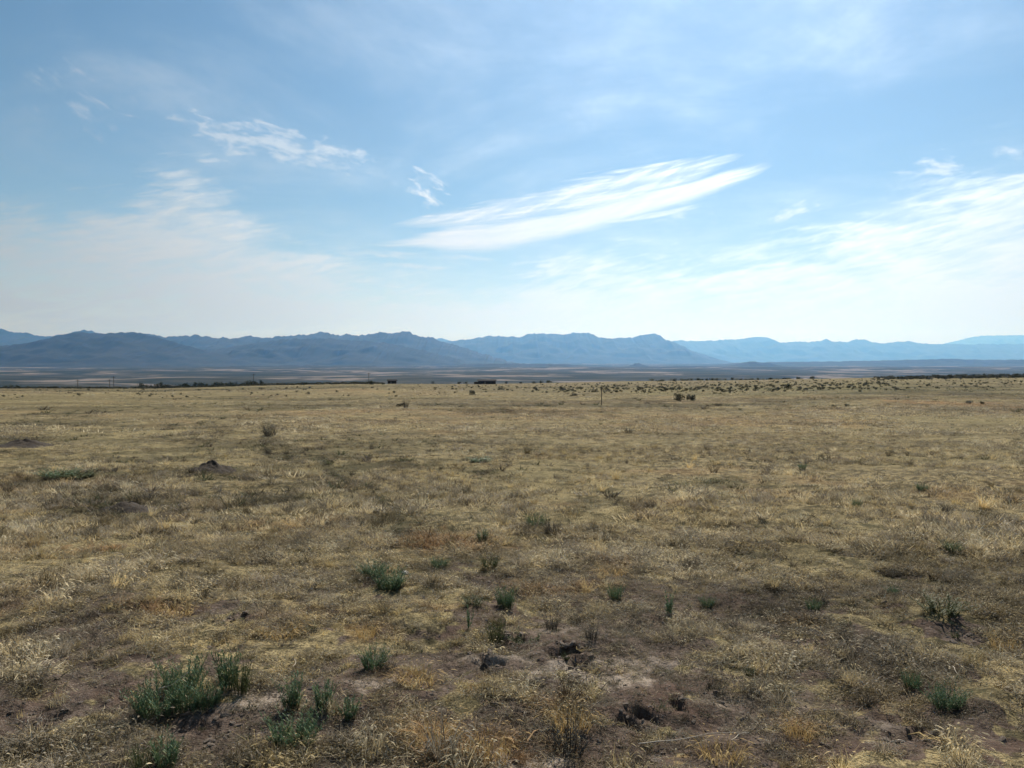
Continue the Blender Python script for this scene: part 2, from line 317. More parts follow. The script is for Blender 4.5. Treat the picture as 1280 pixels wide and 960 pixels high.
def ground_material():
    m, tt, b = mat('ground')
    P = tt.node('ShaderNodeNewGeometry').outputs['Position']
    soil, green, dark, orange, var, far = [attr(tt, k) for k in ('soil', 'green', 'dark', 'orange', 'var', 'far')]
    sp = tt.node('ShaderNodeSeparateXYZ'); tt.L.new(P, sp.inputs[0])
    n1 = tt.noise(P, 60.0, 5, .7); n2 = tt.noise(P, 9.0, 6, .68, .3); n3 = tt.noise(P, 1.3, 7, .62, .3); n4 = tt.noise(P, .12, 7, .66, .2)
    n5 = tt.noise(P, .004, 8, .62, .4); n6 = tt.noise(P, .0011, 7, .6, .5)
    sn = tt.m('ADD', tt.m('MULTIPLY', n1, .5), tt.m('MULTIPLY', n2, .5))
    tan = tt.mix(tt.ss(n3, .35, .65), (.315, .252, .135), (.425, .345, .185))
    tan = tt.mix(tt.ss(n2, .42, .62), tan, (.075, .063, .043))
    tan = tt.mix(tt.m('MULTIPLY', tt.ss(n1, .52, .42), .8), tan, (.045, .038, .028))
    tan = tt.mix(tt.ss(n4, .40, .62), tan, tt.mix(tt.ss(n1, .4, .6), (.125, .103, .056), (.42, .345, .185)))
    sp2 = tt.noise(P, 2.2, 9, .82)
    tan = tt.mix(tt.m('MULTIPLY', tt.ss(sp2, .51, .42), .75), tan, (.050, .046, .028))
    tan = tt.mix(tt.m('MULTIPLY', orange, .6), tan, (.30, .175, .085))
    tan = tt.mix(tt.m('MULTIPLY', green, .75), tan, (.135, .13, .062))
    tan = tt.mix(tt.m('MULTIPLY', dark, .8), tan, (.06, .055, .033))
    so1 = tt.mix(tt.ss(sn, .38, .62), (.035, .027, .022), (.17, .132, .108))
    so1 = tt.mix(tt.ss(n3, .45, .7), so1, (.115, .078, .062))
    so1 = tt.mix(tt.ss(n1, .66, .74), so1, (.34, .29, .25))
    so1 = tt.mix(tt.m('MULTIPLY', dark, .5), so1, (.05, .04, .034))
    so1 = tt.mix(tt.m('MULTIPLY', attr(tt, 'pale'), tt.ss(sn, .34, .5)), so1, (.34, .285, .235))
    pl = tt.mix(tt.ss(tt.m('ADD', soil, tt.m('MULTIPLY', tt.m('SUBTRACT', n2, .5), .9)), .25, .6), tan, so1)
    valley = tt.mix(tt.ss(n5, .42, .58), (.016, .024, .022), (.052, .052, .044))
    valley = tt.mix(tt.m('MULTIPLY', tt.ss(n6, .53, .57), tt.ss(n5, .40, .52)), valley, (.20, .17, .15))
    valley = tt.mix(tt.ss(n6, .46, .38), valley, (.02, .028, .022))
    col = tt.mix(far, pl, valley)
    tt.L.new(col, b.inputs['Base Color']); b.inputs['Roughness'].default_value = 1.0; b.inputs['Specular IOR Level'].default_value = .05
    hgt = tt.m('ADD', tt.m('MULTIPLY', n1, .006), tt.m('ADD', tt.m('MULTIPLY', n2, .05), tt.m('MULTIPLY', n3, .16)))
    bp = tt.node('ShaderNodeBump'); bp.inputs['Strength'].default_value = .75; bp.inputs['Distance'].default_value = 1.0
    tt.L.new(hgt, bp.inputs['Height']); tt.L.new(bp.outputs[0], b.inputs['Normal'])
    return m

def mesh_np(name, V, Fq, mats=(), smooth=False, attrs=None):
    me = bpy.data.meshes.new(name)
    V = np.asarray(V, np.float32); Fq = np.asarray(Fq, np.int32); k = Fq.shape[1]
    me.vertices.add(len(V)); me.vertices.foreach_set('co', V.ravel())
    me.loops.add(Fq.size); me.loops.foreach_set('vertex_index', Fq.ravel())
    me.polygons.add(len(Fq)); me.polygons.foreach_set('loop_start', np.arange(0, Fq.size, k, dtype=np.int32))
    me.update(calc_edges=True)
    me.polygons.foreach_set('use_smooth', np.full(len(Fq), bool(smooth)))
    for a, vals in (attrs or {}).items():
        at = me.attributes.new(a, 'FLOAT', 'POINT'); at.data.foreach_set('value', np.asarray(vals, np.float32).ravel())
    for m in mats: me.materials.append(m)
    me.validate(); me.update()
    return me
def link(name, me, parent=None, loc=None, label=None, cat=None, group=None, kind=None):
    o = bpy.data.objects.new(name, me); C.objects.link(o)
    if parent: o.parent = parent
    if loc is not None: o.location = loc
    for k, v_ in (('label', label), ('category', cat), ('group', group), ('kind', kind)):
        if v_: o[k] = v_
    return o

# ------------------------------------------------------------------ ground sheet: rings that widen with distance
rr = [.25]
while rr[-1] < 75000: rr.append(rr[-1]*(1.0085 if rr[-1] < 1500 else 1.013))
rr = np.array(rr)
A = np.concatenate([np.arange(-42, 42, .22), np.arange(42, 318, 3.0)]); A = np.radians(A)
RR, AA = np.meshgrid(rr, A, indexing='ij')
GX = RR*np.sin(AA); GY = RR*np.cos(AA)
GZ = terrain(GX, GY)
soil, green, dark, orange, var = covers(GX.ravel(), GY.ravel())
far = sst(GY.ravel()+60*octv(GX.ravel(), GY.ravel(), 200, 95), 480, 640)
far = np.maximum(far, sst(GY.ravel(), 430, 520)*(GX.ravel() < -20)*.9)
V = np.stack([GX.ravel(), GY.ravel(), GZ.ravel()], 1)
nr, na = RR.shape
i, j = np.meshgrid(np.arange(nr-1), np.arange(na), indexing='ij'); j2 = (j+1) % na
Fq = np.stack([i*na+j, i*na+j2, (i+1)*na+j2, (i+1)*na+j], -1).reshape(-1, 4)[:, ::-1]
gm = mesh_np('ground', V, Fq, [ground_material()], True, dict(soil=soil, green=green, dark=dark, orange=orange, var=var, far=far))
pale_ = blob(GX.ravel(), GY.ravel(), PALES)
at = gm.attributes.new('pale', 'FLOAT', 'POINT'); at.data.foreach_set('value', pale_.astype(np.float32))
link('ground', gm, kind='structure', label='dry grass plain falling away to a wide valley')

# ------------------------------------------------------------------ mountains and low mesas
def mountain_mat(name, lo, hi, sc):
    m, tt, b = mat(name)
    P = tt.node('ShaderNodeNewGeometry').outputs['Position']
    n = tt.noise(P, sc, 9, .65, .4)
    tt.L.new(tt.mix(tt.ss(n, .4, .62), lo, hi), b.inputs['Base Color']); b.inputs['Roughness'].default_value = 1
    return m
def ranges(name, label, D, T, base, sky_pts, seed, m, rough=1.0, spur=1.0, n=1500, md=60):
    """a range whose crest stands at depth D; T is how far its foot reaches towards us"""
    px = np.array([p[0] for p in sky_pts], float); py = np.array([p[1] for p in sky_pts], float)
    X = np.linspace((px[0]-640)/F*D, (px[-1]-640)/F*D, n)
    hx_ = CAMH+(450-np.interp(640+F*X/D, px, py))/F*D
    endk = sst(np.minimum(X-X[0], X[-1]-X), 0, (X[-1]-X[0])*.03)
    hx_ = hx_+rough*D/F*(.75*octv(X, X*0, D*.010, seed)+1.5*(.5-np.abs(octv(X, X*0, D*.0062, seed+1)))+.7*octv(X, X*0, D*.0022, seed+9))*endk
    v = np.concatenate([np.linspace(0, 1, md), 1+np.linspace(0, 1, 14)[1:]*.8])
    XX, VV = np.meshgrid(X, v, indexing='ij'); HH = np.repeat(hx_[:, None], len(v), 1)
    YY = D-T*(1-VV)
    wl = T*.55
    warp = octv(XX, YY, T*.7, seed+5)*T*.18
    rid = 1-np.abs(octv(XX+warp, YY*.35, wl, seed+2)); rid2 = 1-np.abs(octv(XX-warp, YY*.5, wl*.4, seed+3)); rid3 = octv(XX, YY, wl*.15, seed+4)
    f = np.where(VV <= 1, VV**1.25, np.clip(1-(VV-1)*1.1, 0, 1))
    bell = np.clip(VV*(1-np.clip(VV, 0, 1))*4, 0, 1)+.35*np.clip(VV-1, 0, 1)
    Z = base+(HH-base)*np.clip(f+spur*bell*(.34*(rid-.62)+.16*(rid2-.6)+.10*rid3), 0, .995*np.ones_like(f)+(VV == 1)*.005)
    Z[:, 0] = base-60; Z[:, -1] = base-60
    Z[0, :] = np.minimum(Z[0, :], Z[0, :]); 
    V = np.stack([XX.ravel(), YY.ravel(), Z.ravel()], 1)
    a, b_ = XX.shape; i, j = np.meshgrid(np.arange(a-1), np.arange(b_-1), indexing='ij')
    Fq = np.stack([i*b_+j, (i+1)*b_+j, (i+1)*b_+j+1, i*b_+j+1], -1).reshape(-1, 4)
    return link(name, mesh_np(name, V, Fq, [m], True), kind='structure', label=label)
mA = mountain_mat('mountain_near', (.007, .013, .011), (.024, .028, .026), .0016)
mB = mountain_mat('mountain_mid', (.008, .014, .012), (.030, .032, .027), .0012)
ranges('mountain_range', 'darkest and nearest blue mountain range', 12500, 3000, -100,
       [(-900, 440), (-500, 430), (-260, 436), (-120, 428), (-40, 436), (0, 434), (12, 432.5), (25, 431), (45, 427), (75, 420), (88, 417), (100, 416), (130, 417.5), (145, 416), (155, 415), (172, 416), (185, 419), (200, 422), (220, 428), (240, 434), (262, 440), (290, 446), (320, 452), (350, 458)], 101, mA)
ranges('mountain_range', 'rounded foothill running out below the second range', 14500, 2800, -102,
       [(190, 462), (230, 446), (262, 438), (300, 432), (330, 427.5), (350, 425), (380, 423.5), (420, 424), (455, 426), (490, 430), (530, 438), (570, 449), (610, 458)], 107, mA, 1.0)
ranges('mountain_range', 'second blue range with two small summits on its crest', 18500, 3800, -104,
       [(120, 448), (165, 425), (180, 417.5), (190, 418.5), (205, 421.5), (225, 421), (243, 419.5), (260, 421), (275, 422.5), (298, 423), (305, 421), (312, 420), (320, 421.5), (330, 422.5), (350, 421), (375, 419.5), (390, 417), (396, 416), (402, 415), (410, 416.8), (425, 418.8), (432, 418), (445, 419), (465, 418), (473, 416.5), (479, 416), (485, 417), (500, 415.8), (507, 414.8), (512, 415), (517, 417.5), (525, 420), (537, 421.8), (548, 425), (565, 430), (600, 441), (650, 455)], 113, mB)
ranges('mountain_range', 'pale blue flat topped range in the middle with two bluffs', 29000, 5200, -108,
       [(480, 452), (520, 438), (545, 430), (558, 427), (570, 426), (580, 425), (600, 421.5), (610, 420.5), (640, 420.3), (648, 421), (655, 419.8), (662, 417.5), (690, 417.3), (710, 418), (718, 416.3), (735, 416.3), (742, 419), (750, 422.3), (765, 423.6), (790, 421.3), (805, 418.3), (818, 417.3), (824, 419), (832, 425), (845, 429), (862, 438), (885, 455)], 119, mB, .8)
ranges('mountain_range', 'faint small peak showing in the gap between two ranges', 42000, 4500, -110,
       [(500, 440), (530, 428), (542, 424.5), (550, 422.5), (558, 424), (566, 428), (600, 445)], 125, mB)
ranges('mountain_range', 'far back peaks rising over the left end of the near range', 23000, 4000, -106,
       [(-700, 415), (-450, 420), (-300, 408), (-180, 418), (-90, 405), (-40, 408), (0, 411), (10, 413.5), (20, 416.3), (35, 416.8), (48, 419.5), (62, 421), (80, 419), (92, 415.5), (104, 413), (114, 412.8), (122, 415.5), (140, 421), (180, 440), (220, 455)], 131, mB)
ranges('mountain_range', 'very pale low jagged range towards the right', 43000, 6000, -114,
       [(740, 455), (800, 436), (832, 427), (850, 425.8), (870, 427), (900, 425.3), (920, 424), (940, 422.3), (953, 421), (958, 422.5), (966, 425), (972, 428), (985, 428), (1010, 427.3), (1025, 426), (1033, 424.3), (1038, 427.3), (1060, 427.3), (1070, 424.5), (1080, 425), (1090, 428), (1105, 430), (1118, 427.3), (1135, 426.8), (1145, 429), (1165, 430), (1200, 430), (1280, 430), (1400, 428), (1600, 424), (1900, 430), (2200, 426)], 137, mB, .7)
ranges('mountain_range', 'faintest flat ridge above the right end of the skyline', 61000, 6000, -120,
       [(1120, 444), (1170, 432), (1195, 426), (1215, 421.5), (1225, 420), (1250, 419.3), (1280, 419), (1340, 417), (1500, 420), (1700, 414), (2000, 420), (2400, 416)], 143, mB, .5)
ranges('mesa', 'long low mesa at the foot of the right hand mountains', 15500, 1400, -103,
       [(880, 457), (930, 453), (1000, 452.4), (1060, 451.5), (1150, 449.8), (1180, 448.8), (1195, 448.6), (1215, 449.8), (1280, 449.6), (1500, 448.5), (1800, 451), (2000, 456)], 149, mB, .4, n=400)
ranges('mesa', 'low dark bench on the valley floor at centre', 11500, 900, -100, [(556, 461), (575, 456), (590, 454.8), (640, 454.6), (705, 455), (725, 457), (760, 461)], 155, mA, .4, n=200)
ranges('butte', 'small dark butte on the valley floor right of centre', 12500, 450, -102, [(778, 459), (790, 456), (794, 454.2), (799, 454), (803, 455.8), (815, 459)], 161, mA, .3, n=60)
ranges('butte', 'low double butte on the valley floor below the pale range', 12500, 600, -102, [(905, 459), (928, 453.8), (936, 452.0), (944, 452.0), (950, 453.6), (962, 453.6), (975, 458)], 167, mA, .3, n=90)
ranges('mesa', 'low bench below the left range', 9300, 700, -99, [(-500, 460), (-300, 457), (60, 458.5), (150, 457), (260, 458), (380, 456.8), (500, 458), (560, 460.5)], 173, mA, .5, n=300)

# ------------------------------------------------------------------ haze
def haze():
    x0, y0, z0, z1 = 62000, 64000, -260, 2300
    V = [(sx*x0, yy, zz_) for zz_ in (z0, z1) for (sx, yy) in ((-1, -9000), (1, -9000), (1, y0), (-1, y0))]
    me = mesh_np('haze', V, [(0, 3, 2, 1), (4, 5, 6, 7), (0, 1, 5, 4), (1, 2, 6, 5), (2, 3, 7, 6), (3, 0, 4, 7)])
    m = bpy.data.materials.new('haze'); m.use_nodes = True; nt = m.node_tree
    nt.nodes.remove(nt.nodes['Principled BSDF'])
    pv = nt.nodes.new('ShaderNodeVolumePrincipled'); pv.inputs['Color'].default_value = (.19, .49, 1.0, 1); pv.inputs['Density'].default_value = 3.1e-5
    pv.inputs['Absorption Color'].default_value = (1, 1, 1, 1)
    pv.inputs['Anisotropy'].default_value = .68
    nt.links.new(pv.outputs[0], nt.nodes['Material Output'].inputs['Volume'])
    me.materials.append(m)
    link('haze', me, kind='stuff', label='pale blue haze over the valley and mountains')
HAZE = True
if HAZE: haze()

# ------------------------------------------------------------------ plant meshes
class PB:
    """collects thin blades and leaves as quads"""
    def __init__(s): s.V = []; s.F = []
    def strip(s, pts, w, up=(0, 0, 1), taper=True, side=None):
        """a blade following pts, width w at its foot, running to a point"""
        n = len(pts); d = Vector(pts[-1])-Vector(pts[0])
        sd_ = Vector(side) if side else Vector((-d.y, d.x, 0))
        if sd_.length < 1e-5: sd_ = Vector((1, 0, 0))
        sd_.normalize(); b0 = len(s.V)
        for i, p in enumerate(pts):
            k = (1-i/(n-1))**.7 if taper else math.sin(math.pi*(.12+.8*i/(n-1)))
            ww = max(w*k, w*.12)/2; p = Vector(p)
            s.V += [tuple(p-sd_*ww), tuple(p+sd_*ww)]
        for i in range(n-1): s.F.append((b0+2*i, b0+2*i+1, b0+2*i+3, b0+2*i+2))
    def mesh(s, name, m): return mesh_np(name, s.V, s.F, [m], False)
def rv(rs, a): return Vector((rs.uniform(-a, a), rs.uniform(-a, a), rs.uniform(-a, a)))
def tuft(rs, nb, h, spread, w, lean=.6, seg=3, heads=0.0):
    p = PB()
    for _ in range(nb):
        a = rs.uniform(0, 6.283); r0 = spread*math.sqrt(rs.random()); bx, by = r0*math.cos(a), r0*math.sin(a)
        a2 = a+rs.gauss(0, .9); hh = h*rs.uniform(.45, 1.15); ln = lean*rs.uniform(.2, 1.3)*hh
        dx, dy = math.cos(a2), math.sin(a2); pts = []
        for i in range(seg):
            k = i/(seg-1); pts.append((bx+dx*ln*k**1.6, by+dy*ln*k**1.6, hh*(k-.25*k*k*lean)-.006))
        sa_ = rs.uniform(0, 3.14)
        p.strip(pts, w*rs.uniform(.6, 1.4), side=(math.cos(sa_), math.sin(sa_), 0))
        if rs.random() < heads:
            e = Vector(pts[-1]); q = e+Vector((dx, dy, -.5))*h*.22
            p.strip([tuple(e), tuple((e+q)/2+Vector((0, 0, h*.03))), tuple(q)], w*1.8, taper=False, side=(-dy, dx, .2))
    return p
def litter(rs, n, rad, ln, w):
    p = PB()
    for _ in range(n):
        a = rs.uniform(0, 6.283); r0 = rad*math.sqrt(rs.random()); c0 = Vector((r0*math.cos(a), r0*math.sin(a), rs.uniform(.001, .012)))
        b = rs.uniform(0, 6.283); d = Vector((math.cos(b), math.sin(b), rs.uniform(-.05, .35)))*ln*rs.uniform(.4, 1)
        mid = c0+d*.5+rv(rs, ln*.12)
        p.strip([tuple(c0), tuple(mid), tuple(c0+d)], w*rs.uniform(.5, 1.3), side=(-d.y, d.x, rs.uniform(-.02, .06)))
    return p
M_grass = leafy('dry_grass_blade', None, None, .36, rough=.7)
M_weed = leafy('low_weed_leaf', None, None, .2, rough=.7)
M_forb = leafy('green_leaf', (.060, .115, .058), (.16, .235, .13), .25, 'OBJ', .55)
M_forb2 = leafy('olive_leaf', (.055, .075, .030), (.12, .13, .055), .25, 'OBJ', .6)
M_grey = leafy('grey_stalk', (.07, .065, .055), (.16, .145, .12), .1, 'OBJ', .85)
M_gold = leafy('golden_grass_blade', (.38, .25, .10), (.55, .42, .20), .35, 'OBJ', .7)
M_sage = leafy('sagebrush_leaf', (.030, .036, .024), (.085, .088, .060), .1, 'OBJ', .8)
M_tree = leafy('tree_leaf', (.018, .028, .016), (.045, .058, .034), .15, 'OBJ', .8)
M_bark = simple('bark', (.05, .042, .035), (.11, .095, .08), 20)
M_clod = simple('soil_clod', (.085, .065, .052), (.26, .215, .18), 30, bump=.004)
M_mound = simple('turned_soil', (.028, .023, .019), (.075, .06, .048), 18, bump=.02)
M_twig = simple('bleached_twig', (.42, .37, .31), (.60, .55, .47), 60)
M_wood = simple('weathered_post_wood', (.045, .037, .03), (.10, .085, .07), 25)

# ------------------------------------------------------------------ scattering by geometry nodes
def scatter(name, label, P, rot, sc, tint, idx, variants):
    col = bpy.data.collections.new(name+'_kinds')
    for k, me in enumerate(variants):
        o = bpy.data.objects.new('%s_%02d' % (name, k), me); col.objects.link(o)
    me = bpy.data.meshes.new(name); me.vertices.add(len(P)); me.vertices.foreach_set('co', np.asarray(P, np.float32).ravel())
    for a, ty, v_ in (('rot', 'FLOAT_VECTOR', rot), ('scl', 'FLOAT_VECTOR', sc), ('tint', 'FLOAT_COLOR', tint), ('idx', 'INT', idx)):
        at = me.attributes.new(a, ty, 'POINT')
        at.data.foreach_set({'FLOAT_VECTOR': 'vector', 'FLOAT_COLOR': 'color', 'INT': 'value'}[ty], np.asarray(v_, np.int32 if ty == 'INT' else np.float32).ravel())
    o = link(name, me, kind='stuff', label=label)
    g = bpy.data.node_groups.new(name, 'GeometryNodeTree')
    g.interface.new_socket('Geometry', in_out='INPUT', socket_type='NodeSocketGeometry'); g.interface.new_socket('Geometry', in_out='OUTPUT', socket_type='NodeSocketGeometry')
    N, L = g.nodes, g.links
    gi, go = N.new('NodeGroupInput'), N.new('NodeGroupOutput')
    ci = N.new('GeometryNodeCollectionInfo'); ci.inputs['Collection'].default_value = col; ci.inputs['Separate Children'].default_value = True; ci.inputs['Reset Children'].default_value = True
    ip = N.new('GeometryNodeInstanceOnPoints'); ip.inputs['Pick Instance'].default_value = True
    def na(nm, ty):
        n = N.new('GeometryNodeInputNamedAttribute'); n.data_type = ty; n.inputs['Name'].default_value = nm; return [q for q in n.outputs if q.enabled][0]
    L.new(gi.outputs[0], ip.inputs['Points']); L.new(ci.outputs[0], ip.inputs['Instance'])
    L.new(na('idx', 'INT'), ip.inputs['Instance Index']); L.new(na('scl', 'FLOAT_VECTOR'), ip.inputs['Scale'])
    er = N.new('FunctionNodeEulerToRotation'); L.new(na('rot', 'FLOAT_VECTOR'), er.inputs[0]); L.new(er.outputs[0], ip.inputs['Rotation'])
    L.new(ip.outputs[0], go.inputs[0])
    md = o.modifiers.new('scatter', 'NODES'); md.node_group = g
    return o
def lerp3(a, b, k): return a[None, :]*(1-k[:, None])+b[None, :]*k[:, None]

def make_points(n, r0, r1, power, half=46):
    """points in the wedge seen from the viewpoint and a bit beside it; density falls as r^-power"""
    uu = rng.random(n); e = 2-power
    r = (r0**e+uu*(r1**e-r0**e))**(1/e) if abs(e) > 1e-6 else r0*(r1/r0)**uu
    a = np.radians(rng.uniform(-half, half, n))
    return r*np.sin(a), r*np.cos(a), r
STRAW = np.array((.69, .54, .275)); PALE = np.array((.85, .755, .54)); GREYS = np.array((.34, .30, .26)); ORNG = np.array((.55, .33, .16)); OLIV = np.array((.16, .17, .08)); DRK = np.array((.055, .046, .033)); YEL = np.array((.64, .52, .24))
def grass_field(n, r0, r1, power, name, label, variants, s0, s1, hgt, onsoil=1.0):
    X, Y, r = make_points(n, r0, r1, power)
    so_, gr_, dk_, og_, va_ = covers(X, Y)
    fine = octv(X, Y, .13, 201)*.5+octv(X, Y, .35, 202)*.5
    keep = rng.random(n) > np.clip((so_*1.2-.16+fine*.5*so_)*onsoil, 0, .94)*(1-.4*sst(r, 20, 60))
    keep &= rng.random(n) < np.clip(.5+1.5*fine*(r < 16)+1.6*va_, .05, 1)
    keep &= rng.random(n) > dk_*.3+.6*(dk_ > .93)
    for (hx_, hy_, rr_, dp, rim) in HOLES: keep &= ~((np.hypot(X-hx_, Y-hy_) < rr_*1.15) & (rng.random(n) < .93))
    X, Y, r, so_, gr_, dk_, og_, va_ = [q[keep] for q in (X, Y, r, so_, gr_, dk_, og_, va_)]
    n = len(X); Z = terrain(X, Y)-.004
    k = rng.random(n)
    pn = octv(X, Y, .6, 211)*.5+octv(X, Y, 2.3, 212)*.6+octv(X, Y, 9, 213)*.4
    T = lerp3(STRAW, PALE, np.clip(k*.9+pn*.3, 0, 1))
    def bl(T, c, f): f = np.clip(f, 0, 1)[:, None]; return T*(1-f)+c[None, :]*f
    T = bl(T, YEL, np.clip(-pn*.7, 0, .6)*rng.random(n))
    near = 1-sst(r, 4, 9)
    T = bl(T, GREYS, (rng.random(n) < .30+.35*so_+.12*near)*.75)
    T = bl(T, ORNG, og_*.85*(rng.random(n) < .8)); T = bl(T, OLIV, gr_*.9*(rng.random(n) < .7)); T = bl(T, DRK, dk_*.85)
    T *= np.where(rng.random(n) < .06, 1.2, rng.uniform(.14, 1.12, n))[:, None]*(1-.3*so_)[:, None]
    T = np.concatenate([T, np.ones((n, 1))], 1)
    rot = np.stack([rng.normal(0, .16, n), rng.normal(0, .16, n), rng.uniform(0, 6.283, n)], 1)
    s = rng.uniform(s0, s1, n)*(1+.35*pn)*(1+.5*np.clip(fine[keep], -.6, .8)*(r < 20))*np.clip(1-.45*so_+.2*og_, .45, 1.3)
    if r1 > 20: s = s*(1+.0*r)
    sc = np.stack([s, s, s*rng.uniform(.7, 1.2, n)*hgt], 1)
    return scatter(name, label, np.stack([X, Y, Z], 1), rot, sc, T, rng.integers(0, len(variants), n), variants)
rs = random.Random(5)
v_near = [tuft(rs, rs.randint(16, 30), rs.uniform(.05, .085), rs.uniform(.015, .04), .0044, rs.uniform(.6, 1.3), 3, .35).mesh('grass_tuft', M_grass) for _ in range(9)]
v_big = [tuft(rs, 60, rs.uniform(.11, .15), rs.uniform(.03, .06), .0042, rs.uniform(.5, .9), 4, .4).mesh('grass_tuft', M_grass) for _ in range(5)]
v_lit = [litter(rs, 22, .07, .08, .0034).mesh('grass_litter', M_grass) for _ in range(5)]
v_mid = [tuft(rs, 22, .07, .10, .008, 1.0, 2, .0).mesh('grass_tuft', M_grass) for _ in range(6)]
v_far = [tuft(rs, 26, .12, .32, .022, 1.1, 2, .0).mesh('grass_tuft', M_grass) for _ in range(5)]
v_xfar = [tuft(rs, 26, .24, 1.1, .07, 1.2, 2, .0).mesh('grass_tuft', M_grass) for _ in range(4)]
grass_field(85000, 1.7, 9.5, .35, 'dry_grass', 'short dry straw grass close by', v_near, .65, 1.25, 1.0)
grass_field(50000, 1.7, 9.5, .5, 'grass_litter', 'grey straw lying flat between the tufts', v_lit, .7, 1.5, 1.4, .35)
grass_field(7000, 1.8, 22, .8, 'dry_grass', 'taller dry grass tufts standing out of the short grass', v_big, .6, 1.25, 1.0)
grass_field(120000, 8.5, 34, 1.5, 'dry_grass', 'dry straw grass of the middle ground', v_mid, .7, 1.3, .85)
grass_field(70000, 30, 120, 1.6, 'dry_grass', 'dry grass of the far half of the plain', v_far, .7, 1.3, .6)
grass_field(16000, 110, 430, 1.2, 'dry_grass', 'thin dry grass towards the edge of the plain', v_xfar, .6, 1.2, .5)

# low dark weeds and dead stalks strewn through the grass
def low_weeds(n, r0, r1, power, s0, s1, variants, label, amount):
    X, Y, r = make_points(n, r0, r1, power)
    so_, gr_, dk_, og_, va_ = covers(X, Y)
    cl = octv(X, Y, s1*5, 221)*.6+octv(X, Y, s1*14, 222)*.6
    keep = rng.random(n) < np.clip(amount+.7*cl+.9*dk_-.1*og_, .02, 1)
    X, Y, so_, gr_, dk_ = [q[keep] for q in (X, Y, so_, gr_, dk_)]; n = len(X)
    k = rng.random(n)
    T = lerp3(np.array((.055, .060, .030)), np.array((.13, .145, .075)), k)
    f = (rng.random(n) < .45)[:, None]; T = np.where(f, lerp3(np.array((.07, .055, .042)), np.array((.20, .165, .13)), k), T)
    T = np.concatenate([T, np.ones((n, 1))], 1)
    s = np.exp(rng.uniform(math.log(s0), math.log(s1), n))*(1+.4*dk_)
    sc = np.stack([s, s, s*rng.uniform(.5, .95, n)], 1)
    scatter('low_weeds', label, np.stack([X, Y, terrain(X, Y)-.01], 1), np.stack([rng.normal(0, .1, n), rng.normal(0, .1, n), rng.uniform(0, 6.28, n)], 1), sc, T, rng.integers(0, len(variants), n), variants)
v_weed = [tuft(rs, 40, .9, .3, .05, .9, 3, 0).mesh('low_weed', M_weed) for _ in range(4)]
def leafball(rs, n):
    p = PB()
    for _ in range(n):
        d = rv(rs, 1).normalized(); c0 = Vector((d.x*.42, d.y*.42, abs(d.z)*.5))*rs.uniform(.5, 1.1); b = rv(rs, 1).normalized()*.14+Vector((0, 0, .05))
        p.strip([tuple(c0), tuple(c0+b*.5), tuple(c0+b)], .06, taper=False, side=tuple(rv(rs, 1)))
    return p
v_weed += [leafball(rs, 90).mesh('low_weed', M_weed) for _ in range(3)]
v_weedf = [leafball(rs, 40).mesh('low_weed', M_weed) for _ in range(3)]+[tuft(rs, 22, .8, .35, .09, .9, 2, 0).mesh('low_weed', M_weed) for _ in range(2)]
low_weeds(13000, 2.2, 16, .5, .025, .085, v_weed, 'small dark weeds among the near grass', .10)
low_weeds(14000, 12, 60, 1.2, .06, .20, v_weedf, 'small dark weeds in the middle ground grass', .08)
low_weeds(9000, 50, 420, 1.2, .15, .50, v_weedf, 'dark weeds and low growth on the far plain', .06)

# soil clods and small stones
def clod(rs, sub=1, flat=.65):
    import bmesh
    bm = bmesh.new(); bmesh.ops.create_icosphere(bm, subdivisions=sub, radius=1)
    for v_ in bm.verts: v_.co *= rs.uniform(.72, 1.2); v_.co.z *= flat
    me = bpy.data.meshes.new('soil_clod'); bm.to_mesh(me); bm.free(); me.materials.append(M_clod)
    return me
clods = [clod(rs, 1+(k % 2)) for k in range(6)]
def clod_field():
    X, Y, r = make_points(26000, 1.8, 11, .6)
    so_, *_ = covers(X, Y)
    hole = np.zeros_like(X)
    for (hx_, hy_, rr_, dp, rim) in HOLES: hole = np.maximum(hole, np.exp(-((np.hypot(X-hx_, Y-hy_)/rr_-1.3)/.5)**2))
    keep = rng.random(len(X)) < np.clip(sst(so_, .3, .9)*.75+hole, 0, 1)
    X, Y, so_, hole = X[keep], Y[keep], so_[keep], hole[keep]; n = len(X); Z = terrain(X, Y)
    s = np.exp(rng.normal(math.log(.006), .55, n))*(1+.9*hole); s = np.minimum(s, .028)
    sc = np.stack([s*rng.uniform(.7, 1.3, n), s*rng.uniform(.7, 1.3, n), s*rng.uniform(.6, 1, n)], 1)
    scatter('soil_crumbs', 'crumbs and clods of bare purplish soil', np.stack([X, Y, Z], 1), rng.uniform(0, 6.28, (n, 3))*np.array((.1, .1, 1)), sc, np.ones((n, 4)), rng.integers(0, 6, n), clods)
clod_field()

